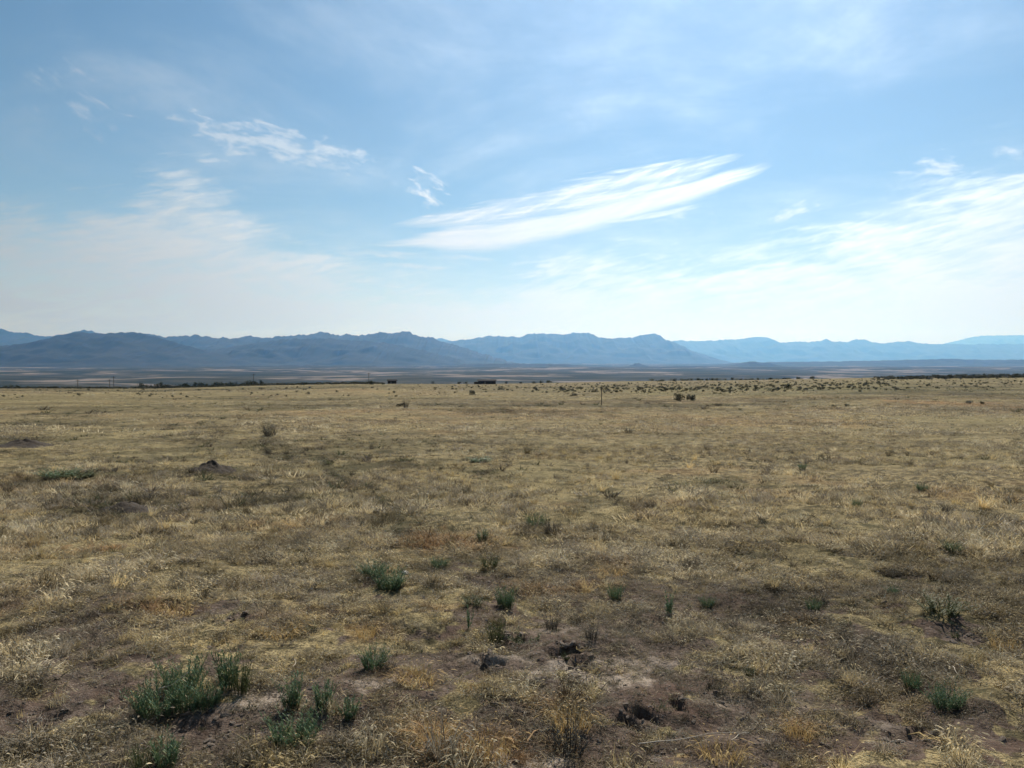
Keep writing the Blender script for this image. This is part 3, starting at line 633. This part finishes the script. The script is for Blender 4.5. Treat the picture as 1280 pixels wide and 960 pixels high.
# ------------------------------------------------------------------ single plants of the foreground
def forb_meshes(rs, stems, h, spread, leaf, lw, lm, lean=.35, per=15):
    """upright stems set with narrow leaves; height about 1"""
    st, lf = PB(), PB()
    for _ in range(stems):
        a = rs.uniform(0, 6.283); r0 = spread*math.sqrt(rs.random())*.6; hh = h*rs.uniform(.3, 1.05); ln = lean*rs.uniform(.1, 1.5)*hh
        b0 = Vector((r0*math.cos(a), r0*math.sin(a), -.02)); dx, dy = math.cos(a+rs.gauss(0, .4)), math.sin(a+rs.gauss(0, .4))
        pts = [b0+Vector((dx*ln*k**1.4, dy*ln*k**1.4, hh*k)) for k in (0, .35, .7, 1)]
        st.strip([tuple(p) for p in pts], .022, side=(rs.uniform(-1, 1), rs.uniform(-1, 1), 0)); st.strip([tuple(p) for p in pts], .022, side=(rs.uniform(-1, 1), rs.uniform(-1, 1), 0))
        for q in range(per):
            k = .12+.88*(q+rs.random())/per; i = min(int(k*3), 2); p = pts[i].lerp(pts[i+1], min(k*3-i, 1))
            b = rs.uniform(0, 6.283); L = leaf*rs.uniform(.6, 1.2)*(1.15-.5*k); d = Vector((math.cos(b)*.75, math.sin(b)*.75, rs.uniform(.5, 1.2))).normalized()*L
            lf.strip([tuple(p), tuple(p+d*.55+Vector((0, 0, .01))), tuple(p+d)], lw*rs.uniform(.7, 1.2), taper=False, side=(-d.y, d.x, rs.uniform(-.05, .05)))
    return st.mesh('stem', M_bark if lm is M_grey else lm), lf.mesh('foliage', lm)
def grass_clump_mesh(rs, nb, h, spread, w, m, lean=.5): return tuft(rs, nb, h, spread, w, lean, 4, 0).mesh('grass_clump', m)
FORB = {
    'bush': [forb_meshes(rs, 90, 1.0, .8, .17, .03, M_forb, .5, 16) for _ in range(3)],
    'tall': [forb_meshes(rs, 30, 1.0, .34, .17, .034, M_forb, .26, 18) for _ in range(3)],
    'spike': [forb_meshes(rs, 7, 1.0, .12, .15, .05, M_forb, .15, 18) for _ in range(2)],
    'olive': [forb_meshes(rs, 44, 1.0, .6, .19, .035, M_forb2, .4, 12) for _ in range(2)],
    'grey': [forb_meshes(rs, 44, 1.0, .55, .13, .03, M_grey, .5, 9) for _ in range(2)]}
PL = [
 ('tall', 281, 868, 60, 34, 'tallest upright green plant, right of the twig-crossed clump'),
 ('olive', 298, 872, 42, 26, 'yellow-green weed growing against the right side of the tallest plant'),
 ('bush', 224, 872, 46, 56, 'green weed clump under the curved white twig'),
 ('bush', 193, 897, 40, 66, 'wide dark green weed clump, front left of the twig'),
 ('bush', 232, 893, 34, 44, 'green weed between the wide clump and a pale stone'),
 ('bush', 256, 889, 32, 34, 'small green weed at the right edge of the left patch, above its shadow'),
 ('tall', 200, 968, 48, 40, 'upright green stems cut by the bottom edge, left of the shadowed gap'),
 ('olive', 172, 972, 34, 36, 'pale olive stems at the bottom edge beside taller green ones'),
 ('tall', 361, 892, 42, 32, 'green weed with a spiky tip, leftmost of the three behind the round bush'),
 ('tall', 402, 892, 42, 32, 'green weed standing in the middle of the three behind the round bush'),
 ('tall', 434, 906, 32, 28, 'short square green weed right of the round bush'),
 ('bush', 364, 938, 42, 66, 'rounded dense green bush throwing the darkest shadow near the bottom'),
 ('bush', 466, 840, 26, 36, 'low green weed beside the patch of pale bare soil'),
 ('grey', 486, 842, 18, 20, 'small grey-green weed touching the one by the pale soil'),
 ('spike', 586, 790, 30, 12, 'single narrow green spike left of the burrow holes'),
 ('olive', 619, 808, 30, 26, 'pale olive weed growing from the rim of the left burrow'),
 ('olive', 655, 806, 22, 42, 'low olive weeds along the rim between both burrows'),
 ('bush', 632, 762, 26, 28, 'dark green tuft above the burrows'),
 ('grey', 690, 790, 22, 26, 'grey scraggly weed between two burrows, on bare soil'),
 ('bush', 464, 722, 18, 36, 'dark green weed, left part of the large mid-field patch'),
 ('bush', 487, 738, 26, 42, 'dark green weed, front part of the large mid-field patch'),
 ('tall', 603, 680, 20, 18, 'small bright green weed leaning right in tan grass'),
 ('olive', 612, 714, 20, 26, 'olive weed at the right end of a dark strip'),
 ('bush', 548, 712, 14, 24, 'low dark weed at the left end of a dark strip'),
 ('bush', 670, 664, 20, 26, 'dull green weed at the edge of grey stubble'),
 ('grey', 690, 668, 18, 24, 'dark grey dead weed beside the dull green one'),
 ('grey', 760, 686, 28, 14, 'tall dark dead stalks standing alone in grey stubble'),
 ('spike', 838, 772, 30, 18, 'narrow green weed right of a dry seedy patch'),
 ('bush', 770, 752, 18, 20, 'small green weed in the middle distance between dead stalks and burrows'),
 ('bush', 886, 762, 14, 18, 'tiny dark green weed right of the narrow one'),
 ('grey', 740, 806, 26, 22, 'thin grey weed at the back of the right burrow'),
 ('bush', 1073, 636, 12, 12, 'small dark weed standing alone on the right of the tan field'),
 ('grey', 1187, 642, 10, 18, 'low dark weed lying right of the lone one'),
 ('bush', 1195, 692, 14, 24, 'dark weed on the right side among grey stubble'),
 ('bush', 1020, 766, 14, 18, 'dark green weed behind an orange grass patch'),
 ('bush', 1146, 866, 22, 24, 'green weed near the lower right above bleached straw'),
 ('bush', 1190, 888, 26, 46, 'blue-green weed sprawled at lower right'),
 ('olive', 1182, 770, 22, 56, 'dull green weeds in a low band behind the purple soil patch'),
 ('grey', 1212, 706, 10, 16, 'faint grey weed near the right edge'),
 ('grey', 795, 905, 22, 14, 'dead black stalk standing in the hollow right of the golden tuft'),
 ('olive', 96, 598, 10, 50, 'right half of the bright green patch on the left side'),
 ('bush', 72, 598, 12, 44, 'left half of the bright green patch on the left side'),
 ('grey', 712, 948, 44, 60, 'black tangled dead weed in the hollow below the bushy orange tuft'),
 ('grey', 334, 568, 10, 12, 'dark dead plant beside the trail'),
 ('grey', 336, 545, 16, 22, 'dark thin shrub at the far end of the trail'),
 ('grey', 786, 542, 10, 14, 'dark low bush on the pale field under the fence post'),
 ('bush', 1004, 588, 8, 10, 'tiny dark weed right of the olive hollow'),
 ('bush', 1155, 614, 9, 16, 'small olive weed towards the right edge of the tan field'),
 ('grey', 784, 580, 7, 5, 'short black stub of a plant in the open tan grass'),
 ('grey', 507, 510, 13, 9, 'grey dead shrub left of centre near the far edge'),
 ('bush', 600, 578, 7, 30, 'thin dark weed in the tan field below the round far bush'),
 ('grey', 955, 652, 8, 14, 'small dark weed on the border of grey stubble'),
 ('grey', 700, 720, 10, 14, 'stubby grey weed in grey stubble'),
 ('olive', 590, 760, 12, 30, 'low olive weed left of the dark green tuft'),
 ('bush', 1120, 745, 10, 16, 'small dark green weed right of centre in seedy grass'),
 ('grey', 1060, 805, 14, 20, 'grey brittle weed right of a small hole'),
 ('olive', 940, 850, 16, 16, 'short olive weed on cracked pale soil'),
 ('bush', 838, 700, 8, 14, 'little green weed in grey stubble'),
]
def place(kind, px, py, hpx, wpx, label, i):
    gx, gy, _ = G(px, py); gz = zt(gx, gy)
    hh = hpx/F*gy*1.05; ww = wpx/F*gy
    ref = {'bush': 1.35, 'tall': .75, 'spike': .5, 'olive': 1.1, 'grey': 1.1}[kind]
    e = bpy.data.objects.new('dead_weed' if kind == 'grey' else 'green_weed', None); C.objects.link(e)
    e.location = (gx, gy, gz-.004); e.rotation_euler = (0, 0, rng.uniform(0, 6.28)); e.scale = (ww/ref, ww/ref, hh)
    e['label'] = label; e['category'] = 'plant'; e['group'] = 'dead grey weeds' if kind == 'grey' else 'green weeds in the dry grass'
    sm, lm = FORB[kind][i % len(FORB[kind])]
    link('stems', sm, e); link('foliage', lm, e)
for i, p in enumerate(PL): place(*p[:6], i)

# golden tufts that stand out
for i, (px, py, wpx, hpx, lab) in enumerate([
    (715, 916, 70, 34, 'bushy golden orange grass tuft above a black hollow'), (215, 772, 60, 20, 'bright yellow grass tuft on the left in front of grey litter'),
    (765, 722, 50, 16, 'yellow grass tuft in front of the tall dead stalks'), (455, 800, 46, 22, 'golden grass tuft between bare soil and green weeds'), (520, 858, 70, 24, 'yellow grass tuft right of the low green weed by pale soil'),
    (545, 940, 70, 38, 'orange grass tuft at the bottom, left of the reddish one'), (610, 955, 80, 44, 'reddish orange grass tuft at the bottom edge'), (1003, 930, 48, 30, 'golden grass tuft over dark shade at lower right'),
    (905, 955, 80, 30, 'pale gold grass tuft at the bottom edge right of centre'), (350, 800, 60, 20, 'straw yellow grass tuft left of the golden one by bare soil'), (1262, 820, 40, 30, 'pale yellow grass tuft on the right edge'), (1010, 786, 46, 12, 'orange grass tuft behind a small dark hole')]):
    gx, gy, _ = G(px, py); me = tuft(rs, 110, .9, .55, .022, .6, 3, .4).mesh('grass_tuft', M_gold)
    o = link('grass_tuft', me, None, (gx, gy, zt(gx, gy)-.005), lab, 'grass tuft', 'golden grass tufts')
    ww = wpx/F*gy; o.scale = (ww*.62, ww*.62, hpx/F*gy*1.1)

# twigs, pale stone
def tube(name, pts, r, m, sides=5, taper=.4):
    V, Fq = [], []
    for i, p in enumerate(pts):
        d = (Vector(pts[min(i+1, len(pts)-1)])-Vector(pts[max(i-1, 0)])).normalized(); a = d.orthogonal().normalized(); b = d.cross(a)
        rr_ = r*(1-(1-taper)*i/(len(pts)-1))
        for k in range(sides):
            th = 6.2832*k/sides; V.append(tuple(Vector(p)+a*math.cos(th)*rr_+b*math.sin(th)*rr_))
    for i in range(len(pts)-1):
        for k in range(sides): Fq.append((i*sides+k, i*sides+(k+1) % sides, (i+1)*sides+(k+1) % sides, (i+1)*sides+k))
    return mesh_np(name, V, Fq, [m], True)
gx, gy, gz = G(210, 880)
def atd(px, py, Y): return ((px-640)/F*Y, Y, CAMH-(py-450)/F*Y)
tw = [atd(*q) for q in ((192, 866, gy-.02), (203, 863, gy), (210, 861, gy+.01), (217, 855, gy+.02), (224, 850, gy+.03), (231, 844, gy+.05))]
link('twig', tube('twig', tw, .0042, M_twig), None, None, 'curved bleached twig caught across the green weed clump', 'twig')
for (pa, pb, lab) in (((800, 942), (935, 926), 'long thin bleached stalk lying near the bottom right of the golden tuft'), ((918, 938), (938, 927), 'short white stick lying in cracked soil at the bottom'), ((1120, 940), (1150, 945), 'pale straw stick on purple soil at lower right'),
                      ((1195, 842), (1208, 858), 'short pale stick above the blue-green weed'), ((363, 842), (368, 832), 'tiny pale stick standing on bare soil left of centre'), ((175, 912), (182, 902), 'short bleached stick left of the wide weed clump')):
    a_, b_ = G(*pa), G(*pb); pts = []
    for k in range(7):
        q = k/6; X_, Y_ = a_[0]*(1-q)+b_[0]*q+.008*math.sin(q*7), a_[1]*(1-q)+b_[1]*q+.01*math.sin(q*5); pts.append((X_, Y_, zt(X_, Y_)+.02+.012*math.sin(q*3.1)))
    link('stick', tube('stick', pts, .0028, M_twig), None, None, lab, 'stick')
for (px, py, wpx, lab) in ((382, 629, 9, 'small white stone in the dark green hollow'), (237, 892, 14, 'pale pinkish stone between green weeds'), (505, 720, 10, 'pale stone in the mid-field weed patch')):
    gx, gy, gz = G(px, py); o = link('stone', clod(rs, 2, .6), None, (gx, gy, zt(gx, gy)+.01), lab, 'stone'); s_ = wpx/2/F*gy; o.scale = (s_, s_*.8, s_*.8)
    o.data.materials.clear(); o.data.materials.append(M_twig)

# mounds of turned soil
def mound(px, py, wpx, hpx, lab, seed):
    gx, gy, gz = G(px, py); ww = wpx/2/F*gy; hh = hpx/F*gy
    n, mrad = 48, 18; V = []; Fq = []
    for i in range(mrad):
        for k in range(n):
            th = 6.2832*k/n; r_ = ww*(i/(mrad-1))**1.1*(1+.12*math.sin(2*th+seed)); X_, Y_ = gx+r_*math.cos(th), gy+r_*math.sin(th)
            V.append((X_, Y_, 0))
    V = np.array(V); d = np.repeat(np.arange(mrad)/(mrad-1), n)
    V[:, 2] = terrain(V[:, 0], V[:, 1])+hh*np.clip(1-d, 0, 1)**1.35*(1+.2*octv(V[:, 0], V[:, 1], ww*.4, 301+seed)*(d > .05))+.3*hh*octv(V[:, 0], V[:, 1], ww*.12, 303)*(1-d)*(d > .05)-.03*d
    for i in range(mrad-1):
        for k in range(n): Fq.append((i*n+k, (i+1)*n+k, (i+1)*n+(k+1) % n, i*n+(k+1) % n))
    V[:, 0] -= gx; V[:, 1] -= gy; V[:, 2] -= gz
    link('soil_mound', mesh_np('soil_mound', V, Fq, [M_mound], True), None, (gx, gy, gz), lab, 'mound', 'burrow mounds')
mound(264, 589, 66, 14, 'peaked dark burrow mound right of the bright green patch', 1)
mound(160, 636, 100, 9, 'low broad mound of dark soil below the green patch', 2)
mound(30, 556, 90, 8, 'low dark mound far off at the left edge', 3)
mound(605, 842, 30, 6, 'small spoil heap in front of the left burrow', 4)
mound(735, 840, 60, 6, 'spoil heap of pale clods beside the right burrow', 5)

# ------------------------------------------------------------------ far bushes, sagebrush, trees
def bush_mesh(rs, n, leafs, name, m, flat=.62, lobes=5, size=.2):
    """many small leaf-sized faces spread through overlapping clumps; about 1 m wide, foot at z=0"""
    L = [(rs.uniform(-.3, .3), rs.uniform(-.3, .3), rs.uniform(.2, .42), rs.uniform(.18, .30)) for _ in range(lobes)]
    V, Fq = [], []
    for _ in range(n):
        cx, cy_, cz, cr = rs.choice(L)
        d = rv(rs, 1).normalized()*cr*rs.uniform(.4, 1.05); p = Vector((cx, cy_, cz))+d; p.z = max(.0, p.z)*flat*1.6
        a = rv(rs, 1).normalized(); b = a.orthogonal().normalized(); s_ = size*rs.uniform(.5, 1.1); b0 = len(V)
        V += [tuple(p+a*s_*.5), tuple(p+b*s_*.35), tuple(p-a*s_*.5), tuple(p-b*s_*.35)]; Fq.append((b0, b0+1, b0+2, b0+3))
    return mesh_np(name, V, Fq, [m], False)
def trunk_mesh(rs, h, r, limbs=4):
    V, Fq = [], []
    def tb(pts, r0, r1):
        b0 = len(V)
        for i, p in enumerate(pts):
            rr_ = r0+(r1-r0)*i/(len(pts)-1)
            for k in range(5): V.append((p[0]+rr_*math.cos(k*1.2566), p[1]+rr_*math.sin(k*1.2566), p[2]))
        for i in range(len(pts)-1):
            for k in range(5): Fq.append((b0+i*5+k, b0+i*5+(k+1) % 5, b0+(i+1)*5+(k+1) % 5, b0+(i+1)*5+k))
    tb([(0, 0, -.05), (.01, 0, h*.5), (0, .01, h)], r, r*.4)
    for _ in range(limbs):
        a = rs.uniform(0, 6.28); z0 = h*rs.uniform(.3, .8); tb([(0, 0, z0), (math.cos(a)*.14, math.sin(a)*.14, z0+.14), (math.cos(a)*.25, math.sin(a)*.25, z0+.28)], r*.5, r*.15)
    return mesh_np('trunk', V, Fq, [M_bark], True)
SB = [bush_mesh(rs, 130, 0, 'sagebrush', M_sage, .62, 5, .17) for _ in range(5)]
TC = [bush_mesh(rs, 260, 0, 'crown', M_tree, .95, 8, .15) for _ in range(4)]
TT = [trunk_mesh(rs, .45, .035) for _ in range(3)]
def bush(px, py, wpx, hpx, label, group=None, name='shrub'):
    gx, gy, _ = G(px, py); e = bpy.data.objects.new(name, None); C.objects.link(e)
    e.location = (gx, gy, zt(gx, gy)-.03); e.rotation_euler = (0, 0, rng.uniform(0, 6.28)); ww, hh = wpx/F*gy, hpx/F*gy
    e.scale = (ww*1.05, ww*1.05, hh*1.25); e['label'] = label; e['category'] = 'shrub'
    if group: e['group'] = group
    link('crown', bush_mesh(rs, 420, 0, 'crown', M_sage, .8, 8, .13), e); link('trunk', TT[0], e)
bush(850, 502, 15, 11, 'left half of the pair of big dark shrubs right of the fence post')
bush(864, 502, 13, 10, 'right half of the pair of big dark shrubs right of the fence post')
bush(590, 494, 9, 8, 'round dark shrub standing below the long low building')
bush(1213, 505, 10, 5, 'flat dark shrub alone in the far field towards the right edge')
bush(1228, 505, 7, 4, 'small dark shrub just right of the flat one')
bush(1043, 509, 8, 3.5, 'low dark shrub, left one of two in the far field right of centre')
bush(1059, 508, 7, 4, 'dark shrub, right one of two in the far field right of centre')
bush(500, 508, 12, 5, 'dark low shrub at the foot of the grey dead one')
bush(719, 495, 9, 4, 'small dark shrub left of the fence post on the sage slope')
def put_tree(px, py, wpx, hpx, label, group=None, ymin=300, ymax=900):
    gx, gy, _ = G(px, py, 30, ymax) if py > 0 else (0, 0, 0)
    e = bpy.data.objects.new('tree', None); C.objects.link(e); ww, hh = wpx/F*gy, hpx/F*gy
    e.location = (gx, gy, zt(gx, gy)-.1); e.rotation_euler = (0, 0, rng.uniform(0, 6.28)); e.scale = (ww*1.1, ww*1.1, hh*1.05)
    e['label'] = label; e['category'] = 'tree'
    if group: e['group'] = group
    link('crown', TC[rng.integers(0, 4)], e); link('trunk', TT[rng.integers(0, 3)], e)
    return e
put_tree(984, 486, 13, 9, 'dark spreading tree on the right part of the sage slope')
put_tree(463, 481, 8, 7, 'dark round tree beside the lone pole left of the small shed')
TLG = 'trees in the distant line at the edge of the plain'
def crest_y(px):                                            # depth just before the plain drops into the valley
    return 430.0
def crest_tree(px, wpx, hpx, label, group, cat='tree', dy=0.0):
    Y = crest_y(px)+dy; X = (px-640)/F*Y
    e = bpy.data.objects.new('tree', None); C.objects.link(e); ww, hh = wpx/F*Y, hpx/F*Y
    e.location = (X, Y, zt(X, Y)-.1); e.rotation_euler = (0, 0, rng.uniform(0, 6.28)); e.scale = (ww*1.15, ww*1.15, hh*1.1)
    e['label'] = label; e['category'] = cat; e['group'] = group
    link('crown', TC[rng.integers(0, 4)], e); link('trunk', TT[rng.integers(0, 3)], e)
for px, w_, h_ in ((7, 5, 5), (14, 6, 5.5), (22, 6, 6), (64, 4, 3.5)): crest_tree(px, w_, h_, 'small dark tree in the short row at the left edge of the plain', TLG)
for k in range(26): crest_tree(176+k*6+rng.uniform(-2, 2), rng.uniform(5, 9), rng.uniform(4.5, 8.5)*(1.25 if k in (4, 8, 9, 10) else 1), 'dark tree in the dense line left of the two far buildings', TLG, dy=rng.uniform(-30, 20))
for k in range(18): crest_tree(335+k*7+rng.uniform(-3, 3), rng.uniform(5, 9), rng.uniform(2, 4), 'low dark tree in the thin part of the line by the small shed', TLG, dy=rng.uniform(-30, 20))
for px, w_, h_ in ((541, 5, 4.5), (574, 6, 3.5), (582, 5, 3), (633, 4, 4.5), (652, 6, 3), (668, 7, 4), (676, 5, 4.5), (686, 7, 4)): crest_tree(px, w_, h_, 'small dark tree near the long low building', TLG)
for k in range(30): crest_tree(815+k*7+rng.uniform(-3, 3), rng.uniform(5, 9), rng.uniform(2.5, 4.5), 'low dark tree in the line behind the sage slope', TLG, dy=rng.uniform(20, 80))
for k in range(24): crest_tree(1160+k*6+rng.uniform(-3, 3), rng.uniform(5, 9), rng.uniform(2, 4.5), 'low dark tree on the rise at the right edge', TLG, dy=rng.uniform(-10, 60))

# sagebrush on the slope: 300 single ones, the rest one mass
def sage_points():
    P = []
    R2 = np.random.default_rng(3)
    while len(P) < 1250:
        px, py = R2.uniform(560, 1330), R2.uniform(472, 497)
        k = R2.random()
        top = np.interp(px, [560, 700, 900, 1100, 1330], [482, 480, 477, 474, 471]); bot = np.interp(px, [560, 700, 900, 1000, 1150, 1330], [486, 491, 491, 488, 485, 481])
        if py < top or py > bot+R2.normal(0, 1.5): continue
        if px < 700 and R2.random() < .5: continue
        if px > 1120 and R2.random() < .6: continue
        P.append((px, py))
    Y = np.exp(np.linspace(math.log(60), math.log(520), 1500)); out = []
    for px, py in P:
        X = (px-640)/F*Y; h = terrain(X, Y, False); i = int(np.argmax(h >= CAMH-(py-450)/F*Y))
        if i > 0: 
            j_ = rng.uniform(-.03, .03); out.append((X[i]*(1+j_), Y[i]*(1+j_)))
    for _ in range(500):                                    # strays over the whole far plain
        Yq = 110*(4**R2.random()); out.append((R2.uniform(-.72, .72)*Yq, Yq))
    return out
SP = sage_points(); SZ = terrain(np.array([p[0] for p in SP]), np.array([p[1] for p in SP])); order = sorted(range(len(SP)), key=lambda k: SP[k][1])
size = np.minimum(np.exp(rng.normal(math.log(.42), .45, len(SP))), .85)*np.where(np.array([p[1] for p in SP]) < 130, .6, 1)
order = sorted(range(len(SP)), key=lambda k: -size[k]/SP[k][1]*(abs(SP[k][0]/SP[k][1]) < .66))
for q, k in enumerate(order[:290]):
    X_, Y_ = SP[k]; s_ = size[k]
    o = link('sagebrush', SB[q % 5], None, (X_, Y_, SZ[k]-.04), 'small dark sagebrush dotting the far slope of the plain', 'shrub', 'sagebrush on the far slope')
    o.scale = (s_*1.25, s_*1.25, s_*1.1); o.rotation_euler = (0, 0, rng.uniform(0, 6.28))
rest = order[290:]; n = len(rest)
s_ = size[rest]
scatter('sagebrush_cover', 'sagebrush thinning out to the edge of the plain', np.array([(SP[k][0], SP[k][1], SZ[k]-.04) for k in rest]), np.stack([np.zeros(n), np.zeros(n), rng.uniform(0, 6.28, n)], 1), np.stack([s_*1.25, s_*1.25, s_*1.1], 1), np.ones((n, 4)), rng.integers(0, 5, n), SB)

R3 = np.random.default_rng(9); LX, LY = [], []
for k in range(900):
    Yq = R3.uniform(370, 455); pq = R3.uniform(-120, 480); LX.append((pq-640)/F*Yq); LY.append(Yq)
for k in range(500):
    Yq = R3.uniform(300, 450); pq = R3.uniform(1090, 1400); LX.append((pq-640)/F*Yq); LY.append(Yq)
LX, LY = np.array(LX), np.array(LY); n = len(LX); s_ = R3.uniform(.6, 2.0, n)
scatter('scrub', 'low dark scrub along the far edge of the plain', np.stack([LX, LY, terrain(LX, LY)-.05], 1), np.stack([np.zeros(n), np.zeros(n), R3.uniform(0, 6.28, n)], 1), np.stack([s_*1.8, s_*1.8, s_*1.15], 1), np.ones((n, 4)), R3.integers(0, 5, n), SB)

# ------------------------------------------------------------------ buildings, poles, fence post
def box(x0, y0, z0, x1, y1, z1):
    V = [(x, y, z) for z in (z0, z1) for (x, y) in ((x0, y0), (x1, y0), (x1, y1), (x0, y1))]
    return V, [(0, 3, 2, 1), (4, 5, 6, 7), (0, 1, 5, 4), (1, 2, 6, 5), (2, 3, 7, 6), (3, 0, 4, 7)]
def boxes(name, L, m):
    V, Fq = [], []
    for b in L:
        v_, f_ = box(*b); k = len(V); V += v_; Fq += [tuple(i+k for i in q) for q in f_]
    return mesh_np(name, V, Fq, [m], False)
def gable(name, x0, x1, y0, y1, z0, z1, m, ov=.4):
    x0 -= ov; x1 += ov; y0 -= ov; y1 += ov; ym = (y0+y1)/2; th = .15
    V = [(x0, y0, z0), (x1, y0, z0), (x1, ym, z1), (x0, ym, z1), (x1, y1, z0), (x0, y1, z0)]; V += [(a, b, c+th) for a, b, c in V]
    Fq = [(0, 3, 2, 1), (3, 5, 4, 2), (6, 7, 8, 9), (9, 8, 10, 11), (0, 1, 7, 6), (4, 5, 11, 10), (1, 2, 8, 7), (2, 4, 10, 8), (3, 0, 6, 9), (5, 3, 9, 11)]
    return mesh_np(name, V, Fq, [m], False)
M_wall = simple('dark_timber_wall', (.035, .028, .026), (.06, .05, .045), 2); M_roof = simple('dull_metal_roof', (.03, .027, .027), (.055, .05, .048), 1.5, 1.0)
M_glass, tg, bg_ = mat('window_glass'); bg_.inputs['Base Color'].default_value = (.03, .035, .04, 1); bg_.inputs['Roughness'].default_value = .1
M_door = simple('grey_door', (.10, .09, .08), (.14, .13, .12), 3)
def house(px, wpx, hpx, label, wing=True):
    Y = 425.0; X = (px-640)/F*Y; z0 = zt(X, Y); W2, H_ = wpx/2/F*Y, hpx/F*Y; Dp = W2*.9
    e = bpy.data.objects.new('building', None); C.objects.link(e); e.location = (X, Y, z0-.05); e['label'] = label; e['category'] = 'building'
    wh = H_*.72
    L = [(-W2*.75, 0, -.6, W2, Dp, wh)]
    if wing: L.append((-W2*1.15, 1.0, -.6, -W2*.75-.003, Dp*.8, wh*.6))
    link('wall', boxes('wall', L, M_wall), e)
    link('roof', gable('roof', -W2*.75, W2, 0, Dp, wh+.01, H_, M_roof), e)
    if wing: link('roof', boxes('roof', [(-W2*1.2, .8, wh*.6+.01, -W2*.75-.42, Dp*.85, wh*.6+.16)], M_roof), e)
    for fx in ((-.4, .35, .7) if wing else (.35,)): link('window', boxes('window', [(fx*W2-.5, -.05, wh*.35, fx*W2+.5, -.003, wh*.75)], M_glass), e)
    link('door', boxes('door', [(-.05*W2-.45, -.06, .0, -.05*W2+.45, -.003, min(2.0, wh*.8))], M_door), e)
house(607, 25, 5.5, 'long low dark building with a side wing on the far edge of the plain', True)
house(489, 12, 5.5, 'small dark shed near the lone pole on the far edge of the plain', False)
def pole(px, hpx, label, Y=425.0, arm=True, name='utility_pole', r=.16, group='utility poles on the far edge of the plain'):
    X = (px-640)/F*Y; z0 = zt(X, Y); H_ = hpx/F*Y
    e = bpy.data.objects.new(name, None); C.objects.link(e); e.location = (X, Y, z0-.2); e['label'] = label; e['category'] = 'pole'
    if group: e['group'] = group
    link('shaft', tube('shaft', [(0, 0, 0), (0, 0, H_*.5), (0, 0, H_+.2)], r, M_wood, 8, .7), e)
    if arm:
        link('crossarm', boxes('crossarm', [(-1.1, -r-.1, H_*.93, 1.1, -r*.8, H_*.93+.12)], M_wood), e)
        for k in (-1, -.35, .35, 1): link('insulator', tube('insulator', [(k, -r, H_*.93+.12), (k, -r, H_*.93+.3)], .06, M_glass, 6, .8), e)
pole(142, 16, 'tallest utility pole left of the dense tree line')
pole(137, 12, 'shorter pole close to the left of the tallest one')
pole(97, 12, 'thick short utility pole, leftmost on the plain edge')
pole(317, 15, 'pole rising from the right end of the dense tree line')
pole(461, 14, 'thin pole rising out of the dark round tree')
gx, gy, gz = G(752, 506.5)
e = bpy.data.objects.new('fence_post', None); C.objects.link(e); e.location = (gx, gy, gz-.1); e['label'] = 'lone thin dark post standing in the far field right of centre'; e['category'] = 'post'
link('shaft', tube('shaft', [(0, 0, -.3), (.01, 0, .9), (.0, 0, 22/F*gy+.1)], .038, M_wood, 8, .85), e)
link('post_cap', tube('post_cap', [(0, 0, 22/F*gy+.1), (0, 0, 22/F*gy+.14)], .045, M_roof, 8, .6), e)
print('post depth', gy, 'tris', sum(len(o.data.polygons) for o in S.objects if o.type == 'MESH')*2)
